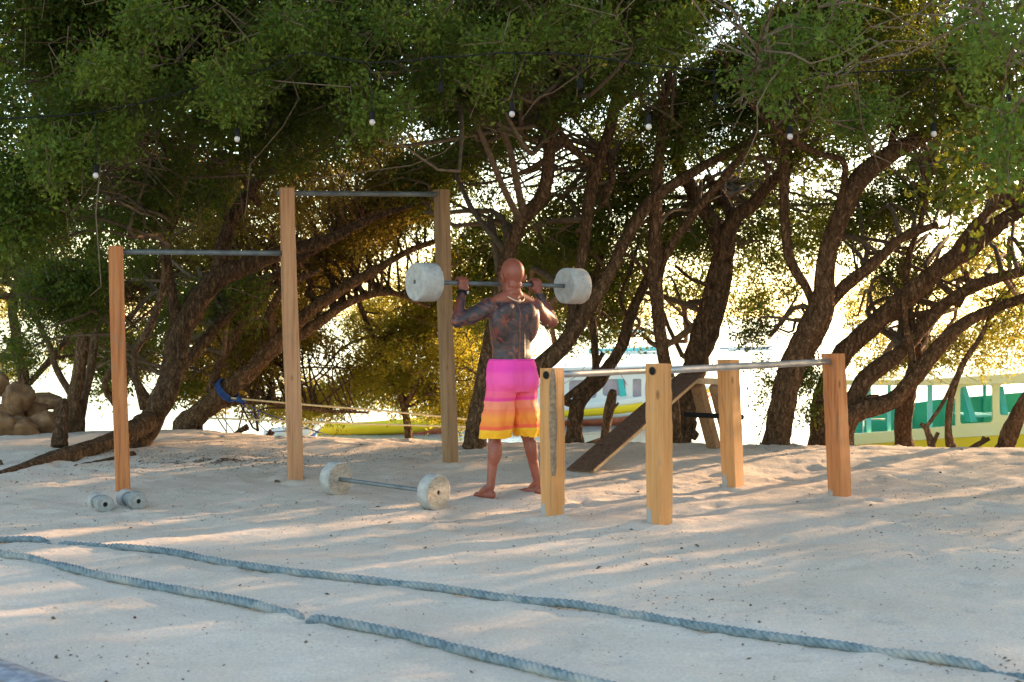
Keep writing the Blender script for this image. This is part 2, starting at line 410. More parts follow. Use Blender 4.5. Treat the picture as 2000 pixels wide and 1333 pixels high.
def tree(base, label, limbs, blobs, bark='bark', leafm='leaf', group='trees along the top of the beach', L=.036, nper=28, ntgt=None, name='tree'):
    """limbs: (Y0, Y1, [(px, py, r_px)...]) traced along the trunk and boughs; blobs: (px, py, rx, ry, Y, rY, clumps[, big])"""
    root = empty(name, base, label, 'tree', group)
    pts = []; rads = []
    for li, (Y0, Y1, P, *bare) in enumerate(limbs):
        m = len(P); Ys = np.linspace(Y0, Y1, m)
        w3 = [W(p[0], p[1], y) for p, y in zip(P, Ys)]
        rr = [p[2] * .80 * y / F for p, y in zip(P, Ys)]
        n = max(10, (m - 1) * 7)
        C = catmull(w3, n); rc = np.interp(np.linspace(0, m - 1, n), np.arange(m), rr)
        big = max(rr) > .05
        if li == 0:                          # the foot flares and goes down into the sand
            C = np.vstack([C[0] + np.array([0, 0, -.35]), C]); rc = np.concatenate([[rc[0] * 1.5], rc]); rc[1] *= 1.3; rc[2] *= 1.12
        C[1:-1] += rng.normal(size=C[1:-1].shape) * rc[1:-1, None] * .035
        V, Fc = tube(C, rc, 14 if big else 8, (.26 if big else .2), seed=li * 3.7 + base[0], flute=.07 if big else 0)
        mesh('trunk' if li == 0 else 'branch', V, Fc, M[bark], root, True)
        if not bare: pts.append(C[int(len(C) * .3):]); rads.append(rc[int(len(C) * .3):])
    pts = np.vstack(pts) if pts else np.array([tuple(base)]); rads = np.concatenate(rads)
    lv, lt, tv, tf = [], [], [], []; nb = 0
    allC = []
    for bdef in blobs:
        px, py, rx, ry, Yc, rY, n = bdef[:7]; big = bdef[7] if len(bdef) > 7 else 1.0; lift = bdef[8] if len(bdef) > 8 else 0
        n = int(n * (1.03 if big == 1 else 1))
        q = rng.normal(size=(n * 4, 3)); q /= np.linalg.norm(q, axis=1)[:, None]; q *= rng.random((n * 4, 1)) ** (1 / 2.4)
        Yp = Yc + q[:, 1] * rY
        ppx = px + q[:, 0] * rx; ppy = py + q[:, 2] * ry
        C = np.stack([(ppx - 1000) * Yc / F, Yp, CZ + (HZ - ppy) * Yc / F], 1)
        dn = fbm(C[:, 0] * 1.9 + Yp * 1.3, C[:, 2] * 2.3 + Yp * .9, 2)
        C = C[np.argsort(-dn + rng.normal(size=len(dn)) * .10)[:n]]
        D = rng.normal(size=(n, 3)) + np.array([0, -.15, -.15]); D /= np.linalg.norm(D, axis=1)[:, None]
        V, tn = leaves(C, D, nper if big == 1 else int(nper * .8), L * 1.20 * big, .048 * (1 + .8 * (big - 1)))
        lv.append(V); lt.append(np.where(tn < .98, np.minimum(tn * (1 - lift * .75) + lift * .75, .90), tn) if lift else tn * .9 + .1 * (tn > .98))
        for c, d in zip(C[::4], D[::4]):     # the twig each second spray sits on
            a, f = tube([c - d * .22, c + d * .16], [.004 * big, .0015], 3, cap=False)
            tv.append(a); tf.append(f + nb); nb += len(a)
        allC.append(C)
    if allC:
        A = np.vstack(allC)
        k = ntgt or max(10, len(A) // 38)
        for c in A[rng.choice(len(A), min(k, len(A)), False)]:
            dd = np.linalg.norm(pts - c, axis=1) + rng.random(len(pts)) * .5
            ii = int(np.argmin(dd))
            r0 = min(rads[ii] * .6, .012 + .011 * dd[ii])
            a, f = grow(pts[ii], c, r0, .004, 12)
            tv.append(a); tf.append(f + nb); nb += len(a)
            for _ in range(2):
                e = c + rng.normal(size=3) * np.array([.5, .5, .35])
                s = a[int(len(a) * rng.uniform(.35, .8)) // 5 * 5]
                a2, f2 = grow(s, e, .008, .003, 6, .12, 4); tv.append(a2); tf.append(f2 + nb); nb += len(a2)
        V = np.vstack(lv); q = np.arange(len(V)).reshape(-1, 4)
        cr = mesh('crown', V, q, M[leafm], root, False)
        at = cr.data.attributes.new('tint', 'FLOAT', 'FACE'); at.data.foreach_set('value', np.concatenate(lt).astype(np.float32))
        tag(cr, kind='stuff')
        tw = mesh('twigs', np.vstack(tv), np.vstack(tf), M['twig' if bark != 'bark_warm' else 'bark_warm'], root, True)
        tag(tw, kind='stuff')
    return root

def B(px, py):
    v = G(px, py); return v

# big tree on the left with its burnt root lying towards the camera
tree(B(270, 868), 'big old tree at left whose black root lies along the sand behind the orange post',
     [(14.4, 15.6, [(265, 868, 32), (300, 815, 30), (335, 740, 30), (350, 655, 28), (385, 590, 30), (430, 540, 26), (480, 520, 20), (560, 490, 16), (640, 470, 13), (720, 430, 9), (810, 400, 5)]),
      (11.9, 14.4, [(-60, 950, 12), (0, 934, 15), (60, 917, 21), (130, 893, 25), (200, 868, 24), (250, 850, 26), (290, 820, 26)], 1),
      (12.6, 13.5, [(110, 925, 9), (160, 915, 13), (215, 903, 13), (260, 890, 12)], 1),
      (14.1, 14.3, [(115, 872, 20), (118, 830, 18), (124, 792, 13), (126, 782, 7)], 1),
      (15.1, 14.8, [(430, 545, 22), (440, 470, 18), (480, 385, 14), (540, 315, 12), (620, 250, 9), (690, 190, 5)]),
      (14.8, 14.5, [(350, 655, 16), (335, 570, 14), (325, 480, 12), (350, 390, 13), (372, 265, 10), (405, 150, 5)]),
      (14.0, 13.4, [(280, 800, 10), (262, 700, 9), (292, 640, 10), (318, 560, 9), (325, 480, 9), (345, 400, 9), (355, 300, 7), (345, 200, 5), (350, 110, 4)]),
      (15.0, 14.2, [(445, 425, 12), (385, 335, 15), (325, 285, 14), (270, 240, 10), (205, 200, 6)]),
      (14.9, 14.0, [(505, 400, 10), (470, 340, 8), (430, 292, 7), (415, 245, 5)]),
      (15.5, 16.5, [(320, 770, 12), (400, 665, 13), (470, 592, 12), (560, 522, 9), (640, 478, 6)]),
      (14.8, 15.4, [(290, 780, 9), (240, 700, 9), (215, 600, 8), (195, 500, 7), (160, 420, 6), (110, 350, 4)])],
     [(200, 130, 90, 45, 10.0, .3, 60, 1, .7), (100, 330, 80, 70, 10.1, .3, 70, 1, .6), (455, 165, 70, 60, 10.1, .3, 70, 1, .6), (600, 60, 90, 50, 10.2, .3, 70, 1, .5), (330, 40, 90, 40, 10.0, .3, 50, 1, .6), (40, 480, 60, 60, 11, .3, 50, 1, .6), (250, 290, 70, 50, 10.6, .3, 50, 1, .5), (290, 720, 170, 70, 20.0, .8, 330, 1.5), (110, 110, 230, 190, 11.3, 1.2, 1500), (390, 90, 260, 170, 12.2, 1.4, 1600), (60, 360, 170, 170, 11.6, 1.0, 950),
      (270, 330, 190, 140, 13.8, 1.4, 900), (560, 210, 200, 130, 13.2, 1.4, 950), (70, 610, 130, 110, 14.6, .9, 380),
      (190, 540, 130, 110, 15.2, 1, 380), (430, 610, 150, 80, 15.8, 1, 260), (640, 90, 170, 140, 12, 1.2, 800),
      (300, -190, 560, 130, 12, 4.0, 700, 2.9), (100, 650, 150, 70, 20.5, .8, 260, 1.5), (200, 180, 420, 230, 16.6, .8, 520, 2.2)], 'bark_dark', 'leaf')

tree(B(370, 822), 'leaning reddish tree with a blue rope tied round its trunk',
     [(17.2, 16.6, [(365, 826, 25), (410, 790, 24), (470, 740, 23), (530, 682, 20), (590, 622, 17), (650, 575, 14), (720, 535, 11), (800, 490, 8), (870, 465, 5)]),
      (17.0, 17.4, [(525, 690, 12), (600, 645, 13), (680, 592, 10), (760, 572, 7), (840, 600, 4)]),
      (17.0, 16.4, [(540, 668, 12), (530, 612, 11), (560, 560, 9), (625, 528, 5)]),
      (17.2, 18.2, [(400, 800, 8), (480, 785, 6), (560, 792, 6), (640, 803, 5), (720, 806, 3)]),
      (17.2, 16.4, [(410, 765, 12), (440, 690, 10), (500, 600, 9), (600, 500, 8), (700, 430, 6), (800, 390, 4)])],
     [(650, 330, 210, 130, 16.4, 1.4, 800), (770, 450, 170, 110, 17.2, 1.2, 600), (500, 450, 190, 120, 17.6, 1.4, 700),
      (500, 700, 150, 60, 18.3, 1, 260), (640, 570, 150, 90, 18.4, 1, 380), (590, 650, 190, 80, 19.2, 1, 340, 1.4), (420, 690, 190, 90, 20.4, 1, 480, 1.5), (520, 770, 120, 45, 20.8, .8, 160, 1.4), (150, 570, 150, 70, 20.5, 1, 160, 1.4), (330, 420, 330, 170, 19.5, 1, 300, 1.6), (660, 420, 280, 160, 19.5, 1, 300, 1.6)], 'bark_warm', 'leaf_olive', L=.038, ntgt=190)

tree(B(745, 852), 'yellow green tree in full sun behind the mooring ropes, sweeping low to the sand',
     [(19.6, 19.8, [(800, 870, 10), (790, 800, 9), (760, 720, 8), (720, 640, 7), (690, 560, 5)]),
      (19.7, 19.2, [(790, 800, 7), (840, 700, 6), (880, 600, 5)])],
     [(740, 650, 200, 110, 19.8, 1.5, 1050), (930, 620, 110, 130, 20.4, .8, 260, 1.4), (720, 775, 220, 55, 19.8, 1.2, 600), (875, 590, 90, 130, 19.2, 1.1, 420),
      (900, 770, 70, 80, 18.6, .6, 230), (560, 770, 90, 60, 20.4, 1, 150)], 'bark_warm', 'leaf_gold', L=.040)

tree(B(925, 888), 'forked tree with a dark flared foot directly behind the man',
     [(14.2, 14.0, [(925, 888, 30), (930, 830, 27), (942, 760, 23), (955, 680, 20), (972, 580, 18), (990, 500, 17), (1020, 430, 17), (1060, 380, 18), (1072, 300, 15), (1075, 200, 14), (1078, 145, 11), (1055, 105, 7)]),
      (14.2, 14.6, [(932, 810, 20), (985, 757, 23), (1050, 720, 24), (1105, 670, 22), (1150, 600, 20), (1188, 540, 17), (1222, 470, 15), (1270, 395, 15), (1340, 345, 13), (1420, 300, 10), (1500, 258, 6)]),
      (14.4, 14.6, [(1115, 655, 16), (1122, 580, 15), (1140, 480, 13), (1150, 400, 16), (1162, 335, 15), (1188, 260, 13), (1205, 190, 12), (1232, 120, 10), (1262, 50, 6)]),
      (14.5, 14.2, [(1160, 325, 10), (1112, 283, 9), (1078, 228, 6)]),
      (14.5, 14.8, [(1178, 400, 9), (1195, 350, 8), (1188, 300, 7)]),
      (14.6, 14.2, [(1200, 215, 9), (1255, 170, 9), (1300, 100, 7), (1330, 30, 5)]),
      (14.0, 14.2, [(905, 905, 10), (915, 880, 16), (930, 850, 14)])],
     [(735, 215, 70, 45, 10.3, .3, 60, 1, .7), (940, 120, 90, 60, 10.2, .3, 80, 1, .6), (800, 50, 80, 40, 10.3, .3, 60, 1, .6), (1120, 70, 90, 60, 10.4, .3, 70, 1, .6), (700, 130, 60, 60, 10.6, .3, 50, 1, .4), (850, 110, 210, 140, 11.8, 1.3, 1100), (980, 230, 170, 120, 14.6, 1.3, 600), (1150, 110, 200, 140, 13.2, 1.4, 850),
      (1060, 430, 130, 110, 15.8, 1.2, 420), (1200, 300, 150, 110, 15.6, 1.2, 430), (900, 380, 150, 110, 16.2, 1.2, 430), (960, 560, 110, 110, 17.6, 1, 260),
      (1050, -190, 520, 130, 12, 4.0, 620, 2.9), (960, 440, 170, 150, 18.5, 1, 420, 1.5), (800, 310, 130, 80, 16.8, .8, 170, 1.5), (980, 90, 460, 190, 16.8, .8, 420, 2.2), (1240, 230, 240, 170, 17.8, 1, 230, 1.6)], 'bark', 'leaf')

tree(B(1122, 862), 'slim crooked tree with a broken side limb between the first two low posts',
     [(15.4, 15.6, [(1122, 860, 19), (1130, 790, 18), (1172, 740, 17), (1212, 680, 15), (1232, 620, 12), (1262, 550, 10), (1298, 480, 7), (1310, 410, 4)]),
      (15.3, 15.0, [(1128, 790, 12), (1104, 782, 9), (1148, 742, 8), (1178, 690, 6)]),
      (15.6, 15.9, [(1165, 745, 10), (1160, 650, 9), (1155, 585, 9), (1172, 510, 6), (1200, 440, 4)]),
      (15.6, 16.0, [(1230, 630, 6), (1212, 580, 5), (1235, 520, 4), (1250, 460, 3)])],
     [(1170, 540, 100, 90, 16.6, .9, 250), (1225, 640, 80, 55, 17, .8, 80), (1110, 650, 60, 40, 16.8, .6, 45), (1070, 560, 60, 50, 17, .6, 70)], 'bark_dark', 'leaf')

tree(B(1314, 868), 'tall straight thin tree behind the second low post',
     [(15.2, 14.4, [(1318, 866, 16), (1312, 780, 17), (1298, 700, 16), (1284, 610, 16), (1278, 500, 17), (1282, 380, 15), (1290, 280, 12), (1300, 180, 8)]),
      (15.0, 14.0, [(1284, 560, 8), (1305, 490, 10), (1370, 400, 10), (1420, 340, 9), (1462, 285, 7), (1505, 200, 4)]),
      (14.9, 14.6, [(1284, 560, 6), (1240, 510, 5), (1200, 480, 4)])],
     [(1290, 60, 80, 60, 10.8, .3, 60, 1, .6), (1300, 170, 150, 140, 14.0, 1.4, 520), (1330, 440, 110, 80, 16.2, 1, 200), (1250, 420, 90, 80, 16, 1, 170)], 'bark', 'leaf')

tree(B(1325, 868), 'thick S curved trunk with a wide fork behind the sloping board',
     [(15.8, 15.4, [(1325, 868, 25), (1345, 780, 28), (1362, 700, 33), (1386, 620, 32), (1405, 540, 29), (1410, 480, 28), (1382, 420, 20), (1345, 360, 17), (1315, 305, 11)]),
      (15.5, 15.0, [(1412, 505, 23), (1432, 430, 20), (1470, 400, 16), (1512, 350, 13), (1565, 305, 7)]),
      (15.5, 15.9, [(1428, 420, 15), (1410, 385, 14), (1380, 345, 9)]),
      (15.5, 15.0, [(1390, 560, 6), (1350, 545, 5), (1320, 520, 4)])],
     [(1420, 220, 150, 110, 15, 1.3, 380), (1420, 70, 170, 110, 13.4, 1.3, 560), (1490, 440, 90, 55, 16.4, .9, 110),
      (1490, 610, 80, 45, 17, .7, 60), (1380, 470, 90, 50, 16.8, .8, 60), (1290, 470, 200, 150, 18.2, 1, 420, 1.3), (1460, 330, 90, 60, 17.4, .8, 130, 1.3), (1560, 430, 110, 100, 17.6, 1, 230, 1.25), (1130, 560, 110, 100, 18.5, 1, 240, 1.3)], 'bark_dark', 'leaf')

tree(B(1515, 876), 'broad leaning tree trunk hung with loose green sprays at its left side',
     [(15.0, 14.0, [(1512, 876, 30), (1528, 800, 31), (1545, 720, 32), (1580, 650, 32), (1605, 600, 30), (1612, 520, 24), (1640, 430, 23), (1680, 350, 22), (1740, 300, 18), (1830, 250, 14), (1920, 200, 11), (2010, 150, 8)]),
      (14.8, 14.3, [(1602, 650, 14), (1580, 575, 13), (1542, 505, 12), (1532, 400, 11), (1530, 310, 10), (1520, 235, 6)]),
      (14.8, 14.6, [(1608, 610, 16), (1650, 560, 15), (1710, 510, 14), (1760, 465, 11), (1832, 438, 6)]),
      (14.5, 13.4, [(1638, 430, 9), (1645, 380, 8), (1648, 318, 8), (1600, 300, 7), (1560, 280, 7), (1500, 240, 6), (1450, 180, 5), (1400, 90, 3)]),
      (14.3, 14.0, [(1738, 295, 10), (1758, 215, 9), (1780, 120, 8), (1800, 10, 5)])],
     [(1590, 180, 170, 140, 14.6, 1.4, 620), (1640, 410, 110, 90, 16, .9, 200), (1580, 50, 170, 90, 13, 1.2, 520), (1760, 370, 140, 90, 16, 1.1, 300),
      (1480, 720, 38, 120, 15.4, .35, 55), (1570, 770, 30, 80, 15.2, .3, 70), (1500, 560, 60, 60, 16.4, .5, 55)], 'bark', 'leaf')

tree(B(1600, 872), 'long straight trunk leaning right with a red mark, behind the tallest low post',
     [(15.6, 14.6, [(1600, 872, 22), (1602, 790, 24), (1640, 700, 22), (1700, 640, 23), (1760, 590, 25), (1830, 530, 22), (1900, 480, 20), (1960, 430, 18), (2040, 375, 15)]),
      (15.0, 14.4, [(1850, 515, 12), (1890, 455, 11), (1935, 410, 9), (1990, 390, 7)]),
      (15.2, 15.0, [(1768, 590, 9), (1775, 500, 8), (1800, 430, 6), (1812, 350, 4)])],
     [(1860, 140, 180, 140, 14, 1.4, 760), (1920, 320, 120, 100, 16, 1.1, 300), (1760, -190, 480, 130, 12, 4.0, 600, 2.9), (1730, 520, 90, 60, 16.6, .8, 110), (1680, 180, 360, 170, 17.0, .8, 420, 2.0), (1930, 430, 120, 90, 18.5, 1, 90, 1.6)], 'bark', 'leaf')

tree(B(1655, 868), 'low double trunk bending right beneath the leaning trunks',
     [(15.2, 14.8, [(1648, 868, 22), (1665, 812, 23), (1740, 785, 19), (1792, 728, 22), (1832, 680, 18), (1882, 632, 15), (1950, 600, 13), (2040, 568, 10)]),
      (15.3, 15.2, [(1655, 810, 20), (1690, 740, 20), (1758, 690, 17), (1802, 640, 16), (1852, 590, 15), (1920, 552, 14), (2020, 525, 12)]),
      (15.2, 14.9, [(1776, 765, 9), (1782, 700, 9), (1770, 640, 8), (1765, 570, 6)]),
      (15.2, 15.1, [(1685, 782, 7), (1700, 777, 7), (1716, 776, 7)]),
      (15.2, 15.2, [(1870, 600, 8), (1890, 560, 7), (1886, 530, 5)])],
     [(1890, 690, 150, 45, 18.2, 1, 250), (1760, 620, 120, 80, 18.6, 1, 200), (1940, 540, 100, 70, 18, 1, 190), (1980, 650, 90, 50, 17.6, .8, 120), (1700, 700, 70, 40, 18.5, .6, 60)],
     'bark', 'leaf_gold')

tree(B(1768, 874), 'short upright mossy trunk in front of the teal boat',
     [(16.0, 15.6, [(1768, 880, 22), (1764, 820, 22), (1772, 770, 19), (1786, 720, 15), (1792, 670, 9)])],
     [(1800, 560, 70, 60, 16.6, .6, 80)], 'bark_dark', 'leaf')
tree(B(1968, 880), 'bent trunk cut by the right edge of the photograph',
     [(15.0, 14.4, [(1962, 884, 24), (1976, 838, 22), (2002, 790, 20), (2050, 740, 15), (2120, 650, 12)])],
     [(2130, 500, 110, 110, 14.4, .9, 260)], 'bark', 'leaf')
tree(B(1855, 880), 'pair of bare thin stems crossing in front of the teal boat',
     [(15.4, 15.0, [(1862, 884, 14), (1852, 840, 9), (1858, 780, 8), (1880, 715, 7), (1915, 660, 5), (1938, 610, 4)]),
      (15.2, 15.2, [(1822, 884, 10), (1810, 840, 8), (1798, 828, 5)]),
      (15.2, 15.2, [(1808, 836, 5), (1840, 790, 5), (1862, 745, 4), (1890, 690, 4), (1945, 625, 3)]),
      (15.2, 15.2, [(1822, 870, 6), (1832, 845, 5)])],
     [(1950, 600, 40, 30, 15.1, .3, 24)], 'bark_warm', 'leaf')
tree(B(142, 846), 'upright sunlit trunk between the boulders and the orange post',
     [(16.6, 16.4, [(138, 846, 17), (147, 770, 15), (160, 690, 15), (165, 610, 12), (180, 520, 9), (200, 420, 5)]),
      (16.8, 17.2, [(158, 862, 11), (160, 800, 11), (178, 720, 10), (192, 640, 8), (240, 560, 6)]),
      (16.8, 17.2, [(150, 790, 9), (110, 720, 8), (90, 660, 7), (30, 560, 5)]),
      (16.4, 16.0, [(225, 790, 9), (205, 750, 9), (228, 690, 7), (215, 620, 5)])],
     [(130, 480, 150, 100, 17.8, 1.2, 420), (230, 640, 90, 60, 18, .8, 110), (300, 500, 120, 100, 18.6, 1, 330)], 'bark_warm', 'leaf')
tree(B(45, 828), 'dark tree rising behind the boulders at the left edge',
     [(18.0, 17.6, [(52, 800, 14), (45, 730, 14), (32, 660, 13), (25, 590, 11), (60, 510, 9), (95, 420, 5)]),
      (17.8, 17.8, [(40, 700, 8), (-20, 690, 8), (-80, 640, 6)]),
      (17.9, 18.4, [(48, 760, 7), (110, 690, 8), (150, 640, 7), (200, 610, 4)])],
     [(30, 480, 170, 150, 19, 1.3, 620), (20, 690, 110, 55, 20.5, 1, 170), (-120, 500, 120, 200, 17, 1.3, 300)], 'bark', 'leaf_gold')

# trees of the same row just outside the frame, whose shade lies over the gym
def off_tree(x, y, h, lab, seed, low=.9, nb=260, spread=1.9):
    rr = np.random.default_rng(seed)
    b = Vector((x, y, gs(x, y)))
    def P(X_, Z_, Y_): return (1000 + X_ * F / Y_, HZ - (Z_ - CZ) * F / Y_)
    limbs = []
    lean = rr.uniform(-.6, .6)
    tr = []
    for k in range(6):
        z = b.z + h * .62 * k / 5
        tr.append((*P(x + lean * k / 5, z, y), (.19 - .022 * k) * F / y))
    limbs.append((y, y, tr))
    for k in range(5):
        ang = rr.uniform(0, 6.28); st = rr.uniform(.25, .55)
        q = []
        yy = y + math.sin(ang) * spread * .8
        for s in range(5):
            t_ = s / 4
            X_ = x + lean * st + math.cos(ang) * spread * t_; Z_ = b.z + h * (st + .42 * t_ ** .8); Yq = y * (1 - t_) + yy * t_
            q.append((*P(X_, Z_, Yq), (.09 - .016 * s) * F / y))
        limbs.append((y, yy, q))
    bl = []
    for k in range(7):
        X_ = x + rr.uniform(-1, 1) * spread; Y_ = y + rr.uniform(-1, 1) * spread; Z_ = b.z + low + rr.uniform(.1, 1) * (h - low)
        p = P(X_, Z_, Y_); bl.append((p[0], p[1], 1.15 * F / Y_, .85 * F / Y_, Y_, 1.1, nb // 7, 2.1))
    tree(b, lab, limbs, bl, 'bark', 'leaf', L=.036, nper=24)
off_tree(6.9, 12.9, 5.2, 'tree next along the row, standing just beyond the right edge', 1, 1.5, 860)
off_tree(9.3, 15.6, 5.6, 'tree of the row further right, behind the one beyond the right edge', 2, 1.2, 860)
off_tree(6.2, 9.6, 5.0, 'tree nearest the camera on the right, out of frame', 3, 1.1, 900)
off_tree(12.3, 13.2, 5.6, 'outermost right tree of the row', 4, .7, 900)
off_tree(9.2, 10.8, 5.2, 'tree between the nearest and the outermost on the right', 5, .8, 900)
off_tree(-10.2, 13.0, 5.6, 'tree of the row just beyond the left edge', 6, 1.6, 420)

# near sprays hanging into the top right corner, from a bough overhead
tree(B(2150, 1150), 'near tree whose blurred bright sprays hang into the top right corner',
     [(7.4, 7.2, [(2230, 1200, 24), (2220, 800, 22), (2240, 400, 20), (2200, 100, 18), (2100, -120, 14)]),
      (7.2, 7.0, [(2160, -20, 11), (2060, -60, 9), (1960, -40, 7), (1900, 30, 4)]),
      (7.1, 6.8, [(2080, -60, 8), (2010, 0, 5), (1970, 120, 3), (1950, 260, 2)]),
      (7.2, 8.6, [(2000, -110, 8), (1800, -140, 7), (1600, -80, 5), (1500, 40, 3), (1470, 140, 2)])],
     [(1960, 50, 80, 50, 6.9, .4, 26), (1955, 230, 28, 110, 6.7, .2, 26), (1890, 40, 70, 40, 7.4, .4, 18), (1500, 90, 70, 110, 8.7, .4, 90),
      (1610, 40, 60, 60, 8.4, .4, 40), (1660, 200, 70, 60, 10, .4, 70), (1930, 120, 60, 60, 7.6, .3, 22)],
     'bark', 'leaf_fresh', L=.034, nper=26, ntgt=22)

# ------------------------------------------------------------------ pull-up frame and parallel bars
def post(parent, base, top, w, rot, matn, seed, wob=.004, under=.25):
    """a sawn timber post with slightly uneven faces and broken corners"""
    base = Vector(base); top = Vector(top); rr = np.random.default_rng(seed)
    n = 26; V = []; Fs = []
    H = (top - base).length
    ph = rr.uniform(0, 6.28, 8)
    for k in range(n + 1):
        t_ = k / n; z = -under + (H + under) * t_
        c = base + (top - base) * ((z) / H)
        for q in range(4):
            a0 = rot + math.pi / 4 + q * math.pi / 2
            ch = .006 + .004 * math.sin(z * 3.1 + ph[q]) + .003 * rr.normal()
            ch = max(.002, ch)
            rad = w / 2 * math.sqrt(2) + wob * math.sin(z * 2.3 + ph[q + 4])
            tx, ty = -math.sin(a0), math.cos(a0)
            for sgn in (-1, 1):
                px_ = math.cos(a0) * (rad - ch * .7) + tx * ch * .7 * sgn
                py_ = math.sin(a0) * (rad - ch * .7) + ty * ch * .7 * sgn
                V.append((c.x + px_, c.y + py_, c.z))
    for k in range(n):
        for q in range(8):
            a_, b_ = k * 8 + q, k * 8 + (q + 1) % 8
            Fs.append((a_, b_, b_ + 8, a_ + 8))
    Fs.append(tuple(range(7, -1, -1))); Fs.append(tuple(n * 8 + q for q in range(8)))
    return mesh('post', V, Fs, M[matn], parent, False, org=base)
def pipe(name, parent, a, b, r, matn, seg=16):
    v, f = tube(catmull([a, (Vector(a) + Vector(b)) / 2, b], 8), r, seg)
    o = mesh(name, v, f, M[matn], parent, True, org=a); return o

def top_of(base, px, py): return Vector(((px - 1000) * base.y / F, base.y, CZ + (HZ - py) * base.y / F))
b1, b2, b3 = G(240, 962), G(577, 942), G(879, 911)
fr = empty('pull_up_frame', b2, 'three post timber pull-up frame with a low and a high steel bar', 'exercise frame')
t1, t2, t3 = top_of(b1, 226, 481), top_of(b2, 560, 368), top_of(b3, 862, 371)
post(fr, b1, t1, .112, R(14), 'wood_orange', 1)
post(fr, b2, t2, .122, R(14), 'wood_pale', 2, .006)
post(fr, b3, t3, .108, R(40), 'wood_grey', 3)
pa = t1 + Vector((0, 0, -.045)); pb = b2 + (t2 - b2) * ((CZ + (HZ - 495) * b2.y / F - b2.z) / (t2.z - b2.z))
pipe('low_bar', fr, pa, pb, .021, 'steel_dark')
pc = t2 + Vector((-.075, 0, -.040)); pd = t3 + Vector((0, 0, -.042))
pipe('high_bar', fr, pc, pd, .021, 'steel_dark')

def par_bar(A_, At, C_, Ct, wa, wc, ma, mc, ha, label, seed, strip=False):
    root = empty('parallel_bar', (A_ + C_) / 2, label, 'exercise bar', 'pair of parallel bars')
    d = (C_ - A_); ang = math.atan2(d.y, d.x)
    post(root, A_, At, wa, ang, ma, seed); post(root, C_, Ct, wc, ang, mc, seed + 1)
    dn = Vector((math.cos(ang), math.sin(ang), 0))
    p0 = A_ + (At - A_) * .957; p1 = C_ + (Ct - C_) * .945
    pipe('bar', root, p0 - dn * (wa / 2 - .008), p1 + dn * (wc / 2 - .02), .0245, 'steel', 20)
    # collar of the drilled hole and a black disc painting the shade inside the pipe
    q0 = p0 - dn * (wa / 2 + .0035)
    v, f = tube([q0, q0 + dn * .012], [.0255, .0255], 20); mesh('pipe_end_shade', v, f, M['hole'], root, True)
    m = MB()
    ring = []
    for k in range(20):
        th = k / 20 * 2 * math.pi; ring.append(q0 - dn * .001 + Vector((-math.sin(ang), math.cos(ang), 0)) * math.cos(th) * .0265 + Vector((0, 0, 1)) * math.sin(th) * .0265)
    v, f = tube(ring + [ring[0]], .0025, 6, cap=False); mesh('hole_rim', v, f, M['board'], root, True)
    return root, ang
bA, bB, bC, bD = G(1080, 1012), G(1287, 1024), G(1432, 952), G(1640, 970)
tA, tB, tC, tD = top_of(bA, 1078, 720), top_of(bB, 1287, 711), top_of(bC, 1422, 703), top_of(bD, 1628, 691)
rA, angA = par_bar(bA, tA, bC, tC, .118, .130, 'wood_yellow', 'wood_yellow', 0, 'left parallel bar, its front post nearest the man with a grey bark streak', 20)
rB, angB = par_bar(bB, tB, bD, tD, .126, .128, 'wood_yellow', 'wood_orange', 0, 'right parallel bar, from the nearest front post to the red brown post at far right', 30)
# grey bark left on the near corner of the first post
cr_ang = angA + math.pi / 4 + math.pi     # corner facing the camera
Vb = []; 
for k in range(23):
    t_ = k / 22; z = .30 + (tA.z - bA.z - .30) * t_; c = bA + (tA - bA) * (z / (tA.z - bA.z))
    wd = .012 + .014 * abs(math.sin(t_ * math.pi)) ** .6 + .002 * math.sin(t_ * 17); a0 = angA + math.pi + math.pi / 4
    rad = .118 / 2 * math.sqrt(2) + .002
    for s_, rr_ in ((-1, -.55), (-.4, .0), (.4, .0), (1, -.55)):
        tx, ty = -math.sin(a0), math.cos(a0)
        rq = rad + rr_ * wd + .002
        Vb.append((c.x + math.cos(a0) * rq + tx * wd * s_, c.y + math.sin(a0) * rq + ty * wd * s_, c.z))
mesh('bark_streak', Vb, [(k * 4 + q, k * 4 + q + 1, k * 4 + q + 5, k * 4 + q + 4) for k in range(22) for q in range(3)], M['bark_pale'], rA, True)

# ------------------------------------------------------------------ sloping sit-up board
lo = G(1135, 922)
hiY = lo.y + 1.45
hi = W(1343, 742, hiY)
su = empty('sit_up_board', G(1390, 878), 'sloping dark brown plank on a timber trestle with a black foot bar', 'sit-up bench')
ax = (hi - lo); axn = ax.normalized()
wd = Vector((ax.y, -ax.x, 0)).normalized()
nrm = wd.cross(axn); nrm = nrm if nrm.z > 0 else -nrm
rot = Matrix((wd, axn, nrm)).transposed()
ctr = (lo + hi) / 2
m = MB(); m.box(ctr + nrm * .028 + axn * .02, (.255, ax.length + .10, .014), rot); pl = m.build('plank', M['board'], su, org=ctr, bevel=.003)
m = MB(); m.box(ctr + nrm * .003 + axn * .0, (.240, ax.length - .04, .034), rot); m.build('rail', M['board_edge'], su, org=ctr, bevel=.004)
lt_, lb_ = W(1362, 752, hiY - .02), G(1395, 876)
def leg(a, b, w_, matn='wood_yellow', name='leg'):
    d_ = (b - a); dn = d_.normalized(); s1 = Vector((.80, -.6, 0)); s1 = (s1 - dn * s1.dot(dn)).normalized(); s2 = dn.cross(s1)
    m = MB(); m.box((a + b) / 2 + dn * .1, (w_, w_, d_.length + .22), Matrix((s1, s2, dn)).transposed()); return m.build(name, M[matn], su, org=b, bevel=.005)
leg(lt_, lb_, .105, 'wood_grey')
sh = wd * .20
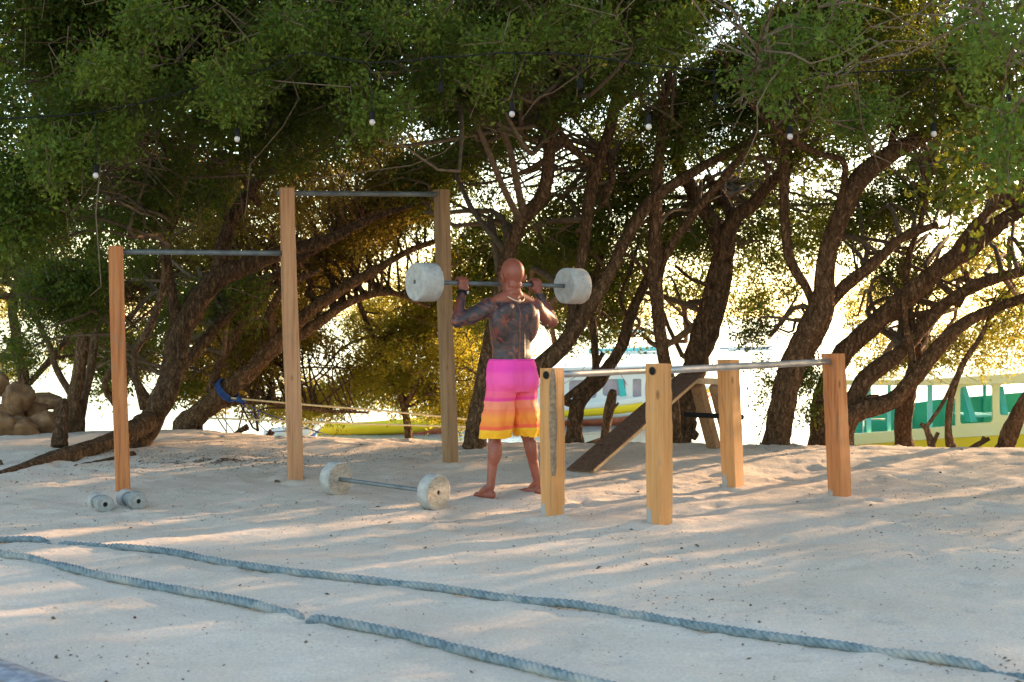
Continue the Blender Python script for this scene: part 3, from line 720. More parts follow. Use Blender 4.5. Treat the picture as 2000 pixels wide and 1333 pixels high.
leg(lt_ + sh, Vector((lb_.x + sh.x, lb_.y + sh.y, gs(lb_.x + sh.x, lb_.y + sh.y))), .105, 'wood_grey')
m = MB(); bc = W(1352, 744, hiY + .02); m.box(bc + wd * .08, (.74, .10, .055), Matrix((wd, wd.cross(Vector((0, 0, 1))), Vector((0, 0, 1)))).transposed()); m.build('top_beam', M['board_edge'], su, org=bc, bevel=.004)
fb = W(1338, 810, hiY + .03)
pipe('foot_bar', su, fb, fb + wd * .62, .024, 'black')

# ------------------------------------------------------------------ weights
def drum(name, parent, c, axis, r, h, matn, face=None, seed=0, seg=40, groove=False):
    """a cast concrete drum with worn rims and a drilled centre on both faces"""
    axis = Vector(axis).normalized(); c = Vector(c)
    prof = [(-h / 2 + .016, .016), (-h / 2, .018), (-h / 2 - .0005, r * .55), (-h / 2, r - .012), (-h / 2 + .004, r - .004), (-h / 2 + .012, r),
            (-h / 6, r * 1.004), (h / 6, r * .998), (h / 2 - .012, r), (h / 2 - .004, r - .004), (h / 2, r - .012), (h / 2 + .0005, r * .55), (h / 2, .018), (h / 2 - .016, .016)]
    u = axis.orthogonal().normalized(); v_ = axis.cross(u)
    V = []; Fs = []
    for k, (t_, rad) in enumerate(prof):
        for q in range(seg):
            th = q / seg * 2 * math.pi
            jit = 1 + .0035 * float(fbm(np.array(math.cos(th) * 2 + seed), np.array(math.sin(th) * 2 + t_ * 9), 3)) * 2 if rad > .03 else 1
            if rad > r * .9 and math.sin(th * 3 + seed) > .985: jit -= .03
            V.append(tuple(c + axis * t_ + (u * math.cos(th) + v_ * math.sin(th)) * rad * jit))
    for k in range(len(prof) - 1):
        for q in range(seg):
            a_, b_ = k * seg + q, k * seg + (q + 1) % seg
            Fs.append((a_, b_, b_ + seg, a_ + seg))
    o = mesh(name, V, Fs, M[matn], parent, True, org=c)
    mm = o.data; mm.materials.append(M[face or matn])
    for p in mm.polygons:
        kk = p.index // seg
        p.material_index = 1 if kk in (0, 1, 2, 10, 11, 12) else 0
        p.use_smooth = kk not in (0, 1, 2, 10, 11, 12)
    for s_ in (-1, 1):
        e = c + axis * s_ * (h / 2 - .014)
        v, f = tube([e, e + axis * s_ * .004], [.0155, .0155], 16)
        h_ = mesh('bore_shade', v, f, M['hole'], o, False)  # solid black plug, paints the shade down the drilled centre
    return o

TH = R(35)
MX, MY = 0.0, 10.85                       # where the man stands
MZ = gs(MX, MY)
ml = Matrix.Rotation(TH, 3, 'Z')
def ML(x, y, z): return Vector((MX, MY, MZ)) + ml @ Vector((x, y, z))
barz = 1.628
hb0, hb1 = ML(-.69, .18, barz), ML(.74, .18, barz - .012)
da = (hb1 - hb0).normalized()
hb = empty('barbell', (hb0 + hb1) / 2, 'barbell with two big concrete drums held at shoulder height by the man', 'barbell')
pipe('bar', hb, hb0 + da * .02, hb1 - da * .02, .0165, 'steel_dark')
drum('weight', hb, hb0 + da * .02, da, .144, .178, 'concrete', 'concrete', 1)
drum('weight', hb, hb1 - da * .02, da, .144, .178, 'concrete', 'concrete', 2)

gR, gL = G(850, 986), G(656, 972)
gR = Vector((gR.x, 10.28, gs(gR.x, 10.28))); gL = Vector(((656 - 1000) * 10.92 / F, 10.92, gs(-1.35, 10.92)))
c0, c1 = gL + Vector((0, 0, .122)), gR + Vector((0, 0, .122)); dg = (c1 - c0).normalized()
gb = empty('barbell', (gL + gR) / 2, 'barbell with two thinner concrete discs lying on the sand left of the man', 'barbell')
pipe('bar', gb, c0, c1, .0165, 'steel_dark')
drum('weight', gb, c0, dg, .132, .10, 'concrete', 'concrete_face', 3)
drum('weight', gb, c1, dg, .132, .10, 'concrete', 'concrete_face', 4)

def dumbbell(px, py, r, lab, ang, s):
    p = G(px, py); d = Vector((-math.cos(ang), math.sin(ang), 0))
    e = empty('dumbbell', p, lab, 'dumbbell', 'concrete dumbbells by the orange post')
    c = p + Vector((0, 0, r - .008))
    drum('weight', e, c + d * .04, d, r, .085, 'concrete_grey', 'concrete_grey', s, 28)
    drum('weight', e, c + d * .225, d, r * .98, .085, 'concrete', 'concrete_grey', s + 1, 28)
    v, f = tube([c + d * .07, c + d * .19], [r * .72, r * .72], 20); mesh('handle', v, f, M['concrete_grey'], e, True)
    return e
dumbbell(206, 1001, .063, 'left and smaller of the two grey concrete dumbbells on the sand', R(58), 5)
dumbbell(271, 996, .068, 'concrete dumbbell at the foot of the orange post, right of its pair', R(52), 7)

# ------------------------------------------------------------------ battle ropes
def lay_rope(pts, r, label, pitch=.10):
    P = []
    for q in pts:
        v = G(q[0], q[1]); P.append(Vector((v.x, v.y, v.z + r * .55 - (q[2] if len(q) > 2 else 0))))
    dense = catmull(P, 400)
    s = np.concatenate([[0], np.cumsum(np.linalg.norm(np.diff(dense, axis=0), axis=1))])
    n = int(s[-1] / .0125)
    st = np.linspace(0, s[-1], n)
    C = np.stack([np.interp(st, s, dense[:, k]) for k in range(3)], 1)
    depth = np.interp(st, s, gz(dense[:, 0], dense[:, 1]) + r * .55 - dense[:, 2])
    gg = gz(C[:, 0], C[:, 1]); gg = np.convolve(np.pad(gg, 25, 'edge'), np.ones(51) / 51, 'valid')
    C[:, 2] = gg + r * (.85 + .20 * fbm(st * 1.1, st * 0, 2)) - np.clip(depth, 0, 1)
    T = np.gradient(C, axis=0); T /= np.linalg.norm(T, axis=1)[:, None]
    N = np.cross(T, np.array([0, 0, 1.0])); N /= np.linalg.norm(N, axis=1)[:, None]; Bv = np.cross(N, T)
    root = empty('battle_rope', tuple(C[n // 2]), label, 'rope', 'battle ropes lying on the sand')
    for k in range(3):
        ph = -st / pitch * 2 * np.pi + k * 2 * np.pi / 3
        Q = C + (N * np.cos(ph)[:, None] + Bv * np.sin(ph)[:, None]) * r * .50
        v, f = tube(Q, r * .56, 7)
        mesh('strand', v, f, M['rope'], root, True)
    return root
lay_rope([(-90, 1068), (0, 1062), (50, 1058), (88, 1060, .012), (105, 1062, .08), (122, 1064, .02), (175, 1066, .016), (215, 1069, .014), (235, 1074), (330, 1084), (420, 1102), (560, 1121), (700, 1139),
          (860, 1156), (1000, 1175), (1130, 1191), (1250, 1209), (1340, 1226), (1500, 1251), (1640, 1269), (1800, 1293), (1890, 1306), (1940, 1312, .03), (2000, 1325, .02), (2080, 1345)],
         .0215, 'upper blue grey rope running across the whole sand')
lay_rope([(-90, 1072), (0, 1087), (60, 1097), (150, 1121), (250, 1143), (350, 1161), (450, 1179), (540, 1196), (580, 1203, .012), (598, 1208, .09), (616, 1215, .012), (700, 1232), (800, 1251), (900, 1279),
          (1000, 1303), (1130, 1335), (1260, 1370), (1400, 1420)],
         .0235, 'lower blue grey rope dipping under the sand at its middle, leaving at the bottom edge')

# ------------------------------------------------------------------ the man
def tcap(m, a, b, r1, r2, sq=None, seg=14):
    a = Vector(a); b = Vector(b); d = b - a; L_ = d.length; dn = d.normalized()
    pr = []
    for k in range(5):
        th = math.pi / 2 * (1 - k / 4); pr.append((-math.sin(th) * r1, max(math.cos(th) * r1, 1e-4)))
    for k in range(5):
        th = math.pi / 2 * (k / 4); pr.append((L_ + math.sin(th) * r2, max(math.cos(th) * r2, 1e-4)))
    u = dn.orthogonal().normalized(); v_ = dn.cross(u); vs = []
    for (t_, rad) in pr:
        for q in range(seg):
            th = 2 * math.pi * q / seg; vs.append(a + dn * t_ + (u * math.cos(th) + v_ * math.sin(th)) * rad)
    fs = [(k * seg + q, k * seg + (q + 1) % seg, (k + 1) * seg + (q + 1) % seg, (k + 1) * seg + q) for k in range(9) for q in range(seg)]
    fs += [tuple(range(seg - 1, -1, -1)), tuple(9 * seg + q for q in range(seg))]
    m.add(vs, fs)
def ell(m, c, rx, ry, rz, rot=(0, 0, 0), seg=18, rings=11):
    c = Vector(c); Rm = (Matrix.Rotation(rot[2], 3, 'Z') @ Matrix.Rotation(rot[1], 3, 'Y') @ Matrix.Rotation(rot[0], 3, 'X'))
    vs = []
    for k in range(1, rings):
        ph = math.pi * k / rings
        for q in range(seg):
            th = 2 * math.pi * q / seg
            vs.append(c + Rm @ Vector((rx * math.sin(ph) * math.cos(th), ry * math.sin(ph) * math.sin(th), rz * math.cos(ph))))
    n = rings - 1; top = len(vs); vs += [c + Rm @ Vector((0, 0, rz)), c + Rm @ Vector((0, 0, -rz))]
    fs = [(k * seg + q, (k + 1) * seg + q, (k + 1) * seg + (q + 1) % seg, k * seg + (q + 1) % seg) for k in range(n - 1) for q in range(seg)]
    fs += [(top, q, (q + 1) % seg) for q in range(seg)] + [(top + 1, (n - 1) * seg + (q + 1) % seg, (n - 1) * seg + q) for q in range(seg)]
    m.add(vs, fs)
def loft(m, secs, seg=28, p=2.3):
    """secs: (cx, cy, z, rx, ry)"""
    vs = []
    for (cx, cy, z, rx, ry) in secs:
        for q in range(seg):
            th = 2 * math.pi * q / seg; c_, s_ = math.cos(th), math.sin(th)
            vs.append(Vector((cx + rx * math.copysign(abs(c_) ** (2 / p), c_), cy + ry * math.copysign(abs(s_) ** (2 / p), s_), z)))
    n = len(secs)
    fs = [(k * seg + q, k * seg + (q + 1) % seg, (k + 1) * seg + (q + 1) % seg, (k + 1) * seg + q) for k in range(n - 1) for q in range(seg)]
    fs += [tuple(range(seg - 1, -1, -1)), tuple((n - 1) * seg + q for q in range(seg))]
    m.add(vs, fs)
def fuse(m, name, vox, smooth_it=6, fac=.5):
    me = bpy.data.meshes.new('tmp'); me.from_pydata([tuple(p) for p in m.v], [], m.f)
    bm = bmesh.new(); bm.from_mesh(me)
    bmesh.ops.recalc_face_normals(bm, faces=bm.faces); bm.to_mesh(me); bm.free()
    o = bpy.data.objects.new('tmp', me); COL.objects.link(o)
    r_ = o.modifiers.new('r', 'REMESH'); r_.mode = 'VOXEL'; r_.voxel_size = vox; r_.use_smooth_shade = True
    s_ = o.modifiers.new('s', 'SMOOTH'); s_.iterations = smooth_it; s_.factor = fac
    dg_ = bpy.context.evaluated_depsgraph_get()
    out = bpy.data.meshes.new_from_object(o.evaluated_get(dg_)); out.name = name
    bpy.data.objects.remove(o, do_unlink=True)
    out.polygons.foreach_set('use_smooth', np.ones(len(out.polygons), bool))
    return out

# x to the man's right, y forward (away from the camera), z up
b = MB()
# trunk: pelvis, waist, rib cage, shoulders girdle
loft(b, [(0, .0, .86, .150, .115), (0, .0, .95, .168, .125), (0, .005, 1.04, .160, .112), (0, .01, 1.12, .155, .105), (0, .01, 1.22, .172, .112),
         (0, .005, 1.32, .190, .118), (0, .0, 1.40, .192, .108), (0, 0, 1.46, .150, .080), (0, .0, 1.50, .08, .055)], p=2.25)
for s in (-1, 1):
    ell(b, (s * .145, -.045, 1.31), .068, .062, .145, (0, s * .22, 0))            # latissimus
    ell(b, (s * .095, -.078, 1.405), .070, .040, .075, (0, s * .4, 0))            # shoulder blade
    ell(b, (s * .032, -.088, 1.14), .024, .024, .17)                              # erector column
    ell(b, (s * .040, -.070, 1.36), .036, .034, .12, (0, s * .18, 0))
    tcap(b, (s * .02, -.005, 1.53), (s * .175, -.005, 1.475), .055, .042)         # trapezius
    ell(b, (s * .085, .075, 1.37), .085, .045, .065)                              # chest
    ell(b, (s * .118, .0, 1.06), .045, .07, .06)                                  # flank
    # shoulder and arm
    sh_ = (s * .205, .005, 1.445); el_ = (s * .445, .080, 1.335); wr_ = (s * .352, .150, 1.565)
    ell(b, (s * .215, .008, 1.440), .080, .078, .074, (0, s * .5, 0))
    tcap(b, sh_, el_, .066, .050)
    tcap(b, (s * .23, -.012, 1.428), (s * .36, .045, 1.345), .054, .043)           # triceps hanging below
    tcap(b, (s * .27, .035, 1.43), (s * .37, .08, 1.375), .040, .034)              # biceps
    ell(b, (s * .450, .078, 1.330), .034, .036, .034)
    tcap(b, el_, wr_, .049, .030)
    tcap(b, (s * .428, .088, 1.365), (s * .395, .118, 1.47), .048, .036)
    # hand: palm behind the bar, four fingers over it, thumb below
    for dx in (-.028, -.009, .010, .028):
        x_ = s * .345 + dx
        tcap(b, (x_ * .6 + s * .35 * .4, .150, 1.575), (x_, .148, 1.640), .014, .0125, seg=8)
        ln = {-.028: .9, -.009: 1.0, .010: .97, .028: .84}[dx]
        if s < 0: ln = {-.028: .84, -.009: .97, .010: 1.0, .028: .9}[dx]
        k1 = (x_, .148, 1.643); k2 = (x_ + .001, .176, 1.660 + .002 * ln); k3 = (x_ + .001, .203, 1.646); k4 = (x_, .206, 1.646 - .026 * ln)
        tcap(b, k1, k2, .0115, .0098, seg=8); tcap(b, k2, k3, .0098, .0090, seg=8); tcap(b, k3, k4, .0090, .0080, seg=8)
    ell(b, (s * .350, .147, 1.603), .040, .017, .036)
    tcap(b, (s * .318, .150, 1.590), (s * .300, .168, 1.600), .015, .012, seg=8)
    tcap(b, (s * .300, .168, 1.600), (s * .300, .196, 1.612), .0115, .0095, seg=8)
    tcap(b, (s * .300, .196, 1.612), (s * .308, .204, 1.632), .0095, .0085, seg=8)
    # leg and bare foot
    hx = s * .095; kx = s * .150; anx = s * .205 if s < 0 else .232
    tcap(b, (hx, .0, .90), (kx, .012, .50), .085, .060)
    ell(b, (hx, -.040, .88), .078, .070, .09)
    ell(b, (kx, .016, .485), .058, .060, .065)
    tcap(b, (kx, .010, .47), (anx, -.012, .095), .052, .031)
    ell(b, (kx + s * .020, -.020, .345), .050, .052, .110, (0, -s * .14, 0))        # calf
    ell(b, (kx + s * .004, -.026, .35), .034, .044, .095, (0, -s * .14, 0))
    ell(b, (anx, -.030, .030), .030, .036, .032)                                    # heel
    tcap(b, (anx, -.008, .085), (anx + s * .012, .080, .040), .034, .030)
    tcap(b, (anx, -.02, .025), (anx + s * .018, .145, .018), .026, .020)
    tcap(b, (anx + s * .0, .0, .022), (anx - s * .010, .145, .018), .024, .018)
    for k, (o_, l_, r_) in enumerate(((-.026, .190, .0135), (-.006, .186, .0100), (.010, .178, .0095), (.024, .168, .0090), (.037, .154, .0085))):
        tcap(b, (anx + s * (o_ + .004), .13, .016), (anx + s * o_ * 1.1, l_, .012), r_ + .002, r_, seg=8)
# neck and head, chin slightly down, tilted a little
tcap(b, (0, -.005, 1.47), (.004, .012, 1.60), .068, .062)
ell(b, (.006, .008, 1.690), .069, .094, .100)
ell(b, (.006, -.010, 1.694), .069, .085, .088)
ell(b, (.006, .045, 1.625), .058, .062, .062)
ell(b, (.004, -.034, 1.605), .055, .034, .035)
ell(b, (.003, -.040, 1.555), .060, .034, .028)
ell(b, (.006, .085, 1.585), .030, .028, .024)
tcap(b, (.006, .098, 1.668), (.006, .122, 1.636), .009, .013)
ell(b, (.006, .100, 1.605), .026, .012, .008)
ell(b, (.006, .092, 1.692), .050, .018, .012)
for s in (-1, 1):
    ell(b, (.006 + s * .081, -.002, 1.650), .012, .022, .033, (0, s * .16, s * .6))
    ell(b, (.006 + s * .094, -.012, 1.660), .008, .014, .026, (0, s * .2, s * .6))
    ell(b, (.006 + s * .030, .093, 1.672), .013, .010, .008)
hc = Vector((.004, .0, 1.56))
b.v = [(hc + (p - hc) * (1 + .13 * min(1, max(0, (p.z - 1.56) / .05)))) if abs(p.x) < .15 and p.z > 1.56 else p for p in b.v]
for s in (-1, 1):                                # full sized hands
    hp = Vector((s * .350, .160, 1.630))
    b.v = [(hp + (p - hp) * 1.16) if p.x * s > .26 and p.z > 1.575 else p for p in b.v]
bm_ = fuse(b, 'person', .0076, 5, .5)
# skin
sk = mat('skin', (.5, .25, .17), .48, .45); t = NT(sk)
t.b.inputs['Subsurface Weight'].default_value = .0
co = t.coord()
n1_ = t.noise(co, 5, 4); base_c = t.ramp(n1_, [(.3, (.20, .050, .030)), (.7, (.30, .085, .052))])
ink = t.n('Attribute', attribute_name='ink')
w1 = t.n('TexWave'); w1.wave_type = 'RINGS'; w1.inputs['Scale'].default_value = 5.0; w1.inputs['Distortion'].default_value = 17; w1.inputs['Detail'].default_value = 3; w1.inputs['Detail Scale'].default_value = 1.6; t.l(co, w1.inputs['Vector'])
big_ = t.ramp(t.noise(co, 11, 4, .6, 1.0), [(.34, (0, 0, 0)), (.40, (1, 1, 1))])
line_ = t.ramp(w1.outputs['Fac'], [(.38, (0, 0, 0)), (.46, (1, 1, 1))])
pat = t.math('ADD', t.math('MULTIPLY', big_, .70), t.math('MULTIPLY', line_, .50), True)
pat = t.math('ADD', pat, t.math('MAXIMUM', t.math('SUBTRACT', ink.outputs['Fac'], 1.0), 0.0), True)
fi = t.math('MULTIPLY', t.math('MULTIPLY', pat, t.math('MINIMUM', ink.outputs['Fac'], 1.0)), .97)
red_ = t.ramp(t.noise(co, 6, 2), [(.60, (.028, .024, .030)), (.70, (.15, .035, .025))])
t.color(t.mix(fi, base_c, red_)); t.bump(t.noise(co, 60, 3), .12, .002)
man = bpy.data.objects.new('person', bm_); COL.objects.link(man); bm_.materials.append(sk)
man.location = (MX, MY, MZ); man.rotation_euler = (0, 0, TH)
tag(man, 'shaved tattooed man in pink and orange shorts pressing a concrete barbell, seen from behind', 'person')
nv = len(bm_.vertices); co_ = np.zeros(nv * 3); bm_.vertices.foreach_get('co', co_); co_ = co_.reshape(-1, 3)
x_, y_, z_ = co_.T
arms = sstep(.20, .24, np.abs(x_)) * (z_ > 1.25) * (1 - sstep(1.545, 1.56, z_)) * (1 - .55 * (x_ > .2) * (z_ < 1.42))
back = sstep(1.0, 1.04, z_) * (1 - sstep(1.47, 1.50, z_)) * (np.abs(x_) <= .22) * sstep(.06, .0, y_) * sstep(.001, .007, np.abs(x_ + .004 * np.sin(z_ * 30))) * (1 - .5 * sstep(.10, .16, x_))
at = bm_.attributes.new('ink', 'FLOAT', 'POINT'); fore = (np.abs(x_) > .32) * (z_ > 1.40); arms = arms * (1 + .55 * fore)
at.data.foreach_set('value', np.clip(np.maximum(arms, back * 1.12), 0, 2).astype(np.float32))

def lmesh(name, verts, faces, m_, parent=man, smooth=True):     # in the man's own frame
    me = bpy.data.meshes.new(name); me.from_pydata([tuple(map(float, p)) for p in verts], [], [tuple(int(i) for i in f) for f in faces])
    o = bpy.data.objects.new(name, me); COL.objects.link(o); o.parent = parent; me.materials.append(m_)
    if smooth: me.polygons.foreach_set('use_smooth', np.ones(len(me.polygons), bool))
    return o
# board shorts
sb = MB()
loft(sb, [(0, .002, .80, .196, .150), (0, .002, .90, .204, .154), (0, .002, .98, .198, .150), (0, .004, 1.048, .180, .130)], p=2.3)
for s in (-1, 1):
    loft(sb, [(s * .150, .004, .44, .106, .106), (s * .138, .004, .56, .104, .110), (s * .108, .0, .70, .106, .120), (s * .096, .0, .82, .100, .130), (s * .09, 0, .92, .096, .128)], p=2.25)
    ell(sb, (s * .090, -.075, .89), .098, .090, .12)
sm = fuse(sb, 'shorts', .009, 7, .5)
bm2 = bmesh.new(); bm2.from_mesh(sm)
bmesh.ops.delete(bm2, geom=[f for f in bm2.faces if f.calc_center_median().z < .466 and f.normal.z < -.1 or f.calc_center_median().z < .458 or (f.calc_center_median().z > 1.04 and f.normal.z > .5)], context='FACES')
bm2.to_mesh(sm); bm2.free()
nv = len(sm.vertices); c_ = np.zeros(nv * 3); sm.vertices.foreach_get('co', c_); c_ = c_.reshape(-1, 3)
th_ = np.arctan2(c_[:, 1], c_[:, 0] - np.sign(c_[:, 0]) * .11)
amp = .009 * (1 - sstep(.5, .95, c_[:, 2])) + .003
off = amp * (np.sin(th_ * 5 + c_[:, 2] * 3 + np.sign(c_[:, 0])) + 2.6 * fbm(th_ * 1.7, c_[:, 2] * 11 + 3, 3))
nrm_ = np.stack([np.cos(th_), np.sin(th_), th_ * 0], 1)
c_ += nrm_ * off[:, None]; c_[:, 2] += .012 * fbm(c_[:, 0] * 8, c_[:, 1] * 8, 2) * (c_[:, 2] < .52)
sm.vertices.foreach_set('co', c_.ravel()); sm.update()
shm = mat('shorts_fabric', (.8, .1, .4), .75, .2); t = NT(shm)
sp = t.n('SeparateXYZ'); tc = t.n('TexCoord'); t.l(tc.outputs['Object'], sp.inputs[0])
zz = t.math('SUBTRACT', t.math('ADD', sp.outputs['Z'], t.math('MULTIPLY', sp.outputs['X'], -.03)), .44)
zz = t.math('DIVIDE', zz, .62)
PK, MG, SA, OR, YE, RD = (.86, .10, .38), (.72, .035, .30), (.86, .25, .16), (.86, .22, .045), (.86, .42, .02), (.84, .13, .06)
t.color(t.ramp(zz, [(0, YE), (.095, YE), (.10, (.84, .46, .03)), (.13, (.84, .46, .03)), (.135, RD), (.175, RD), (.18, OR), (.27, (.88, .30, .05)), (.33, (.86, .24, .08)), (.38, (.84, .20, .12)),
                    (.385, (.85, .26, .14)), (.475, (.85, .24, .17)), (.485, (.78, .06, .27)), (.515, (.78, .06, .27)), (.53, (.84, .12, .22)), (.60, (.86, .12, .26)), (.605, (.84, .09, .27)), (.72, PK), (.80, (.88, .10, .36)), (.86, (.82, .06, .38)), (1, (.86, .07, .38))]))
t.bump(t.noise(t.coord((1, 1, .5)), 14, 3), .35, .01)
sho = bpy.data.objects.new('shorts', sm); COL.objects.link(sho); sho.parent = man; sm.materials.append(shm)
sm.polygons.foreach_set('use_smooth', np.ones(len(sm.polygons), bool))
# waistband seam
ring = [(.178 * math.copysign(abs(math.cos(a_)) ** .87, math.cos(a_)), .004 + .129 * math.copysign(abs(math.sin(a_)) ** .87, math.sin(a_)), 1.044) for a_ in np.linspace(0, 2 * math.pi, 41)]
v, f = tube(ring, .005, 6, cap=False); lmesh('waistband', v, f, noisy('pink_band', (.78, .05, .40), (.84, .07, .44), 20, .7))
# necklace: small beads of a thin chain
ring = []
for k in range(61):
    a_ = 2 * math.pi * k / 60
    ring.append((.002 + .084 * math.cos(a_), -.006 + (.098 if math.sin(a_) < 0 else .077) * math.sin(a_), 1.535 - .050 * max(0, -math.sin(a_)) ** 1.6 - .02 * max(0, math.sin(a_))))
rad = [.0042 + .0014 * (k % 2) for k in range(61)]
v, f = tube(ring, rad, 6, cap=False); lmesh('necklace', v, f, M['gold'])
# wrist watch on the left wrist
wx, wy, wz = -.357, .145, 1.552
dW = (Vector((-.352, .150, 1.565)) - Vector((-.425, .085, 1.335))).normalized()
u_ = dW.cross(Vector((0, 1, 0))).normalized(); v2 = dW.cross(u_)
for nm, rr_, hh, mm in (('watch', .0345, .024, M['black']),):
    P_ = [Vector((wx, wy, wz)) - dW * hh / 2, Vector((wx, wy, wz)) + dW * hh / 2]
    v, f = tube(P_, rr_, 24); wt = lmesh('watch', v, f, mm)
fc = Vector((wx, wy, wz)) + Vector((.018, -.032, .0))
v, f = tube([fc, fc + Vector((.004, -.010, 0))], [.021, .019], 20); lmesh('watch_case', v, f, M['black'], wt)
v, f = tube([fc + Vector((.0042, -.0105, 0)), fc + Vector((.0046, -.0115, 0))], [.014, .014], 20); lmesh('watch_dial', v, f, M['concrete'], wt)
v, f = tube([Vector((wx - .03, wy - .01, wz)), Vector((wx - .058, wy - .012, wz + .005))], [.008, .006], 8); lmesh('watch_strap_end', v, f, M['black'], wt)

# ------------------------------------------------------------------ string lights
cab = [(-120, 235), (0, 232), (165, 222), (280, 200), (400, 168), (520, 135), (590, 104), (720, 122), (862, 112), (1000, 104), (1133, 108), (1267, 128), (1400, 138), (1543, 147), (1680, 141), (1824, 137), (1900, 130), (1970, 112), (2080, 90)]
CYL = 9.85
cp = [W(px, py, CYL + .25 * math.sin(px * .004)) for px, py in cab]
sl = empty('string_light', cp[9], 'black festoon cable with white bulbs strung through the branches above the gym', 'string lights')
cc = catmull(cp, 260)
cc[:, 2] += .006 * fbm(np.arange(260) * .3, np.zeros(260), 2)
v, f = tube(cc, .0055, 6); mesh('cable', v, f, M['black'], sl, True)
def pendant(px, py, bulb=True):
    kk = int(np.argmin(np.abs((cc[:, 0] / cc[:, 1]) * F + 1000 - px))); Yb = cc[kk, 1]
    p = W(px, py, Yb); top = Vector(cc[kk])
    so = p + Vector((0, 0, .020))
    v, f = tube(catmull([top, (top + so) / 2 + Vector((.004, 0, 0)), so + Vector((0, 0, .06))], 6), .0036, 6)
    dr = mesh('pendant', v, f, M['black'], sl, True)
    v, f = tube([so + Vector((0, 0, .062)), so + Vector((0, 0, .050)), so + Vector((0, 0, .008)), so], [.009, .018, .020, .017], 12); mesh('socket', v, f, M['black'], dr, True)
    if bulb:
        m = MB(); ell(m, p, .0205, .0205, .0225, seg=16, rings=10); mesh('bulb', [tuple(q) for q in m.v], m.f, M['bulb'], dr, True)
    else:
        v, f = tube([so, so + Vector((0, 0, -.018))], [.021, .012], 12); mesh('socket_rim', v, f, M['black'], dr, True)
for px, py in ((187, 343), (463, 272), (727, 239), (1000, 223), (1267, 248), (1543, 267), (1824, 262), (1970, 205)): pendant(px, py)
for px, py in ((862, 182), (1133, 176), (1398, 207), (1680, 214)): pendant(px, py, False)

# ------------------------------------------------------------------ boats
def hull(root, x0, x1, yc, beam, z_keel, z_sheer, bow_rise, mats, names, levels, bow_right=True, n=26, bowr=.75):
    """bands between the levels (0 keel .. 1 sheer), each a part with its own paint; the bow is at x1"""
    sec = []
    for k in range(n + 1):
        u = k / n; x = x0 + (x1 - x0) * u
        bw = beam / 2 * (1 - max(0, (u - .45) / .55) ** 2.2) * (.86 + .14 * min(1, u * 4)); bw = max(bw, .012)
        sh_ = z_sheer + bow_rise * max(0, u - .1) ** 1.7; ke = z_keel + (bow_rise * .9 + .15) * max(0, (u - .6) / .4) ** 2.0
        sec.append((x, bw, ke, sh_))
    for (l0, l1), mt, nm in zip(zip(levels[:-1], levels[1:]), mats, names):
        V = []; Fs = []
        for side in (-1, 1):
            b0 = len(V)
            for (x, bw, ke, sh_) in sec:
                for l in np.linspace(l0, l1, 4):
                    wv = bw * (.02 + .98 * min(1, l * 1.5) ** .55) * (1 + .06 * l)
                    V.append((x + (.22 * l if x > x1 - .9 else 0) * ((x - x1 + .9) / .9 if x > x1 - .9 else 0), yc + side * wv, ke + (sh_ - ke) * l))
            for k in range(n):
                for q in range(3):
                    a_ = b0 + k * 4 + q; Fs.append((a_, a_ + 1, a_ + 5, a_ + 4) if side > 0 else (a_ + 4, a_ + 5, a_ + 1, a_))
        m_ = len(V) // 2                                  # transom
        for q in range(3): Fs.append((q, q + 1, m_ + q + 1, m_ + q))
        o = mesh(nm, V, Fs, M[mt], root, True)
        s_ = o.modifiers.new('thickness', 'SOLIDIFY'); s_.thickness = .03; s_.offset = -1
    V = []; 
    for (x, bw, ke, sh_) in sec: V += [(x, yc - bw * 1.03, sh_ - .06), (x, yc + bw * 1.03, sh_ - .06)]
    mesh('deck', V, [(2 * k, 2 * k + 1, 2 * k + 3, 2 * k + 2) for k in range(n)], M['teal_light'], root, False)
    return sec
def wall_with_holes(name, parent, x0, x1, zb0, zb1, zt0, zt1, holes, y, th, m_):
    """a side wall in the XZ plane at y with rounded window openings"""
    cu = bpy.data.curves.new(name, 'CURVE'); cu.dimensions = '2D'; cu.fill_mode = 'BOTH'; cu.extrude = th / 2
    def spl(P):
        s_ = cu.splines.new('POLY'); s_.points.add(len(P) - 1)
        for k, (a_, b_) in enumerate(P): s_.points[k].co = (a_, b_, 0, 1)
        s_.use_cyclic_u = True
    spl([(x0, zb0), (x1, zb1), (x1, zt1), (x0, zt0)])
    for (hx0, hx1, hz0, hz1, slant, rc) in holes:
        P = []
        for (cx, cz, a0) in ((hx1 - rc, hz0 + rc, -90), (hx1 - rc, hz1 - rc, 0), (hx0 + rc, hz1 - rc, 90), (hx0 + rc, hz0 + rc, 180)):
            for q in range(6):
                a_ = R(a0 + 90 * q / 5); zz_ = cz + rc * math.sin(a_); xx_ = cx + rc * math.cos(a_)
                P.append((xx_, zz_ + slant * (xx_ - hx0)))
        spl(P)
    o = bpy.data.objects.new('tmp', cu); COL.objects.link(o)
    me = bpy.data.meshes.new_from_object(o.evaluated_get(bpy.context.evaluated_depsgraph_get())); bpy.data.objects.remove(o, do_unlink=True)
    V = [(v.co.x, y + v.co.z, v.co.y) for v in me.vertices]; Fs = [tuple(p.vertices) for p in me.polygons]
    return mesh(name, V, Fs, m_, parent, False)

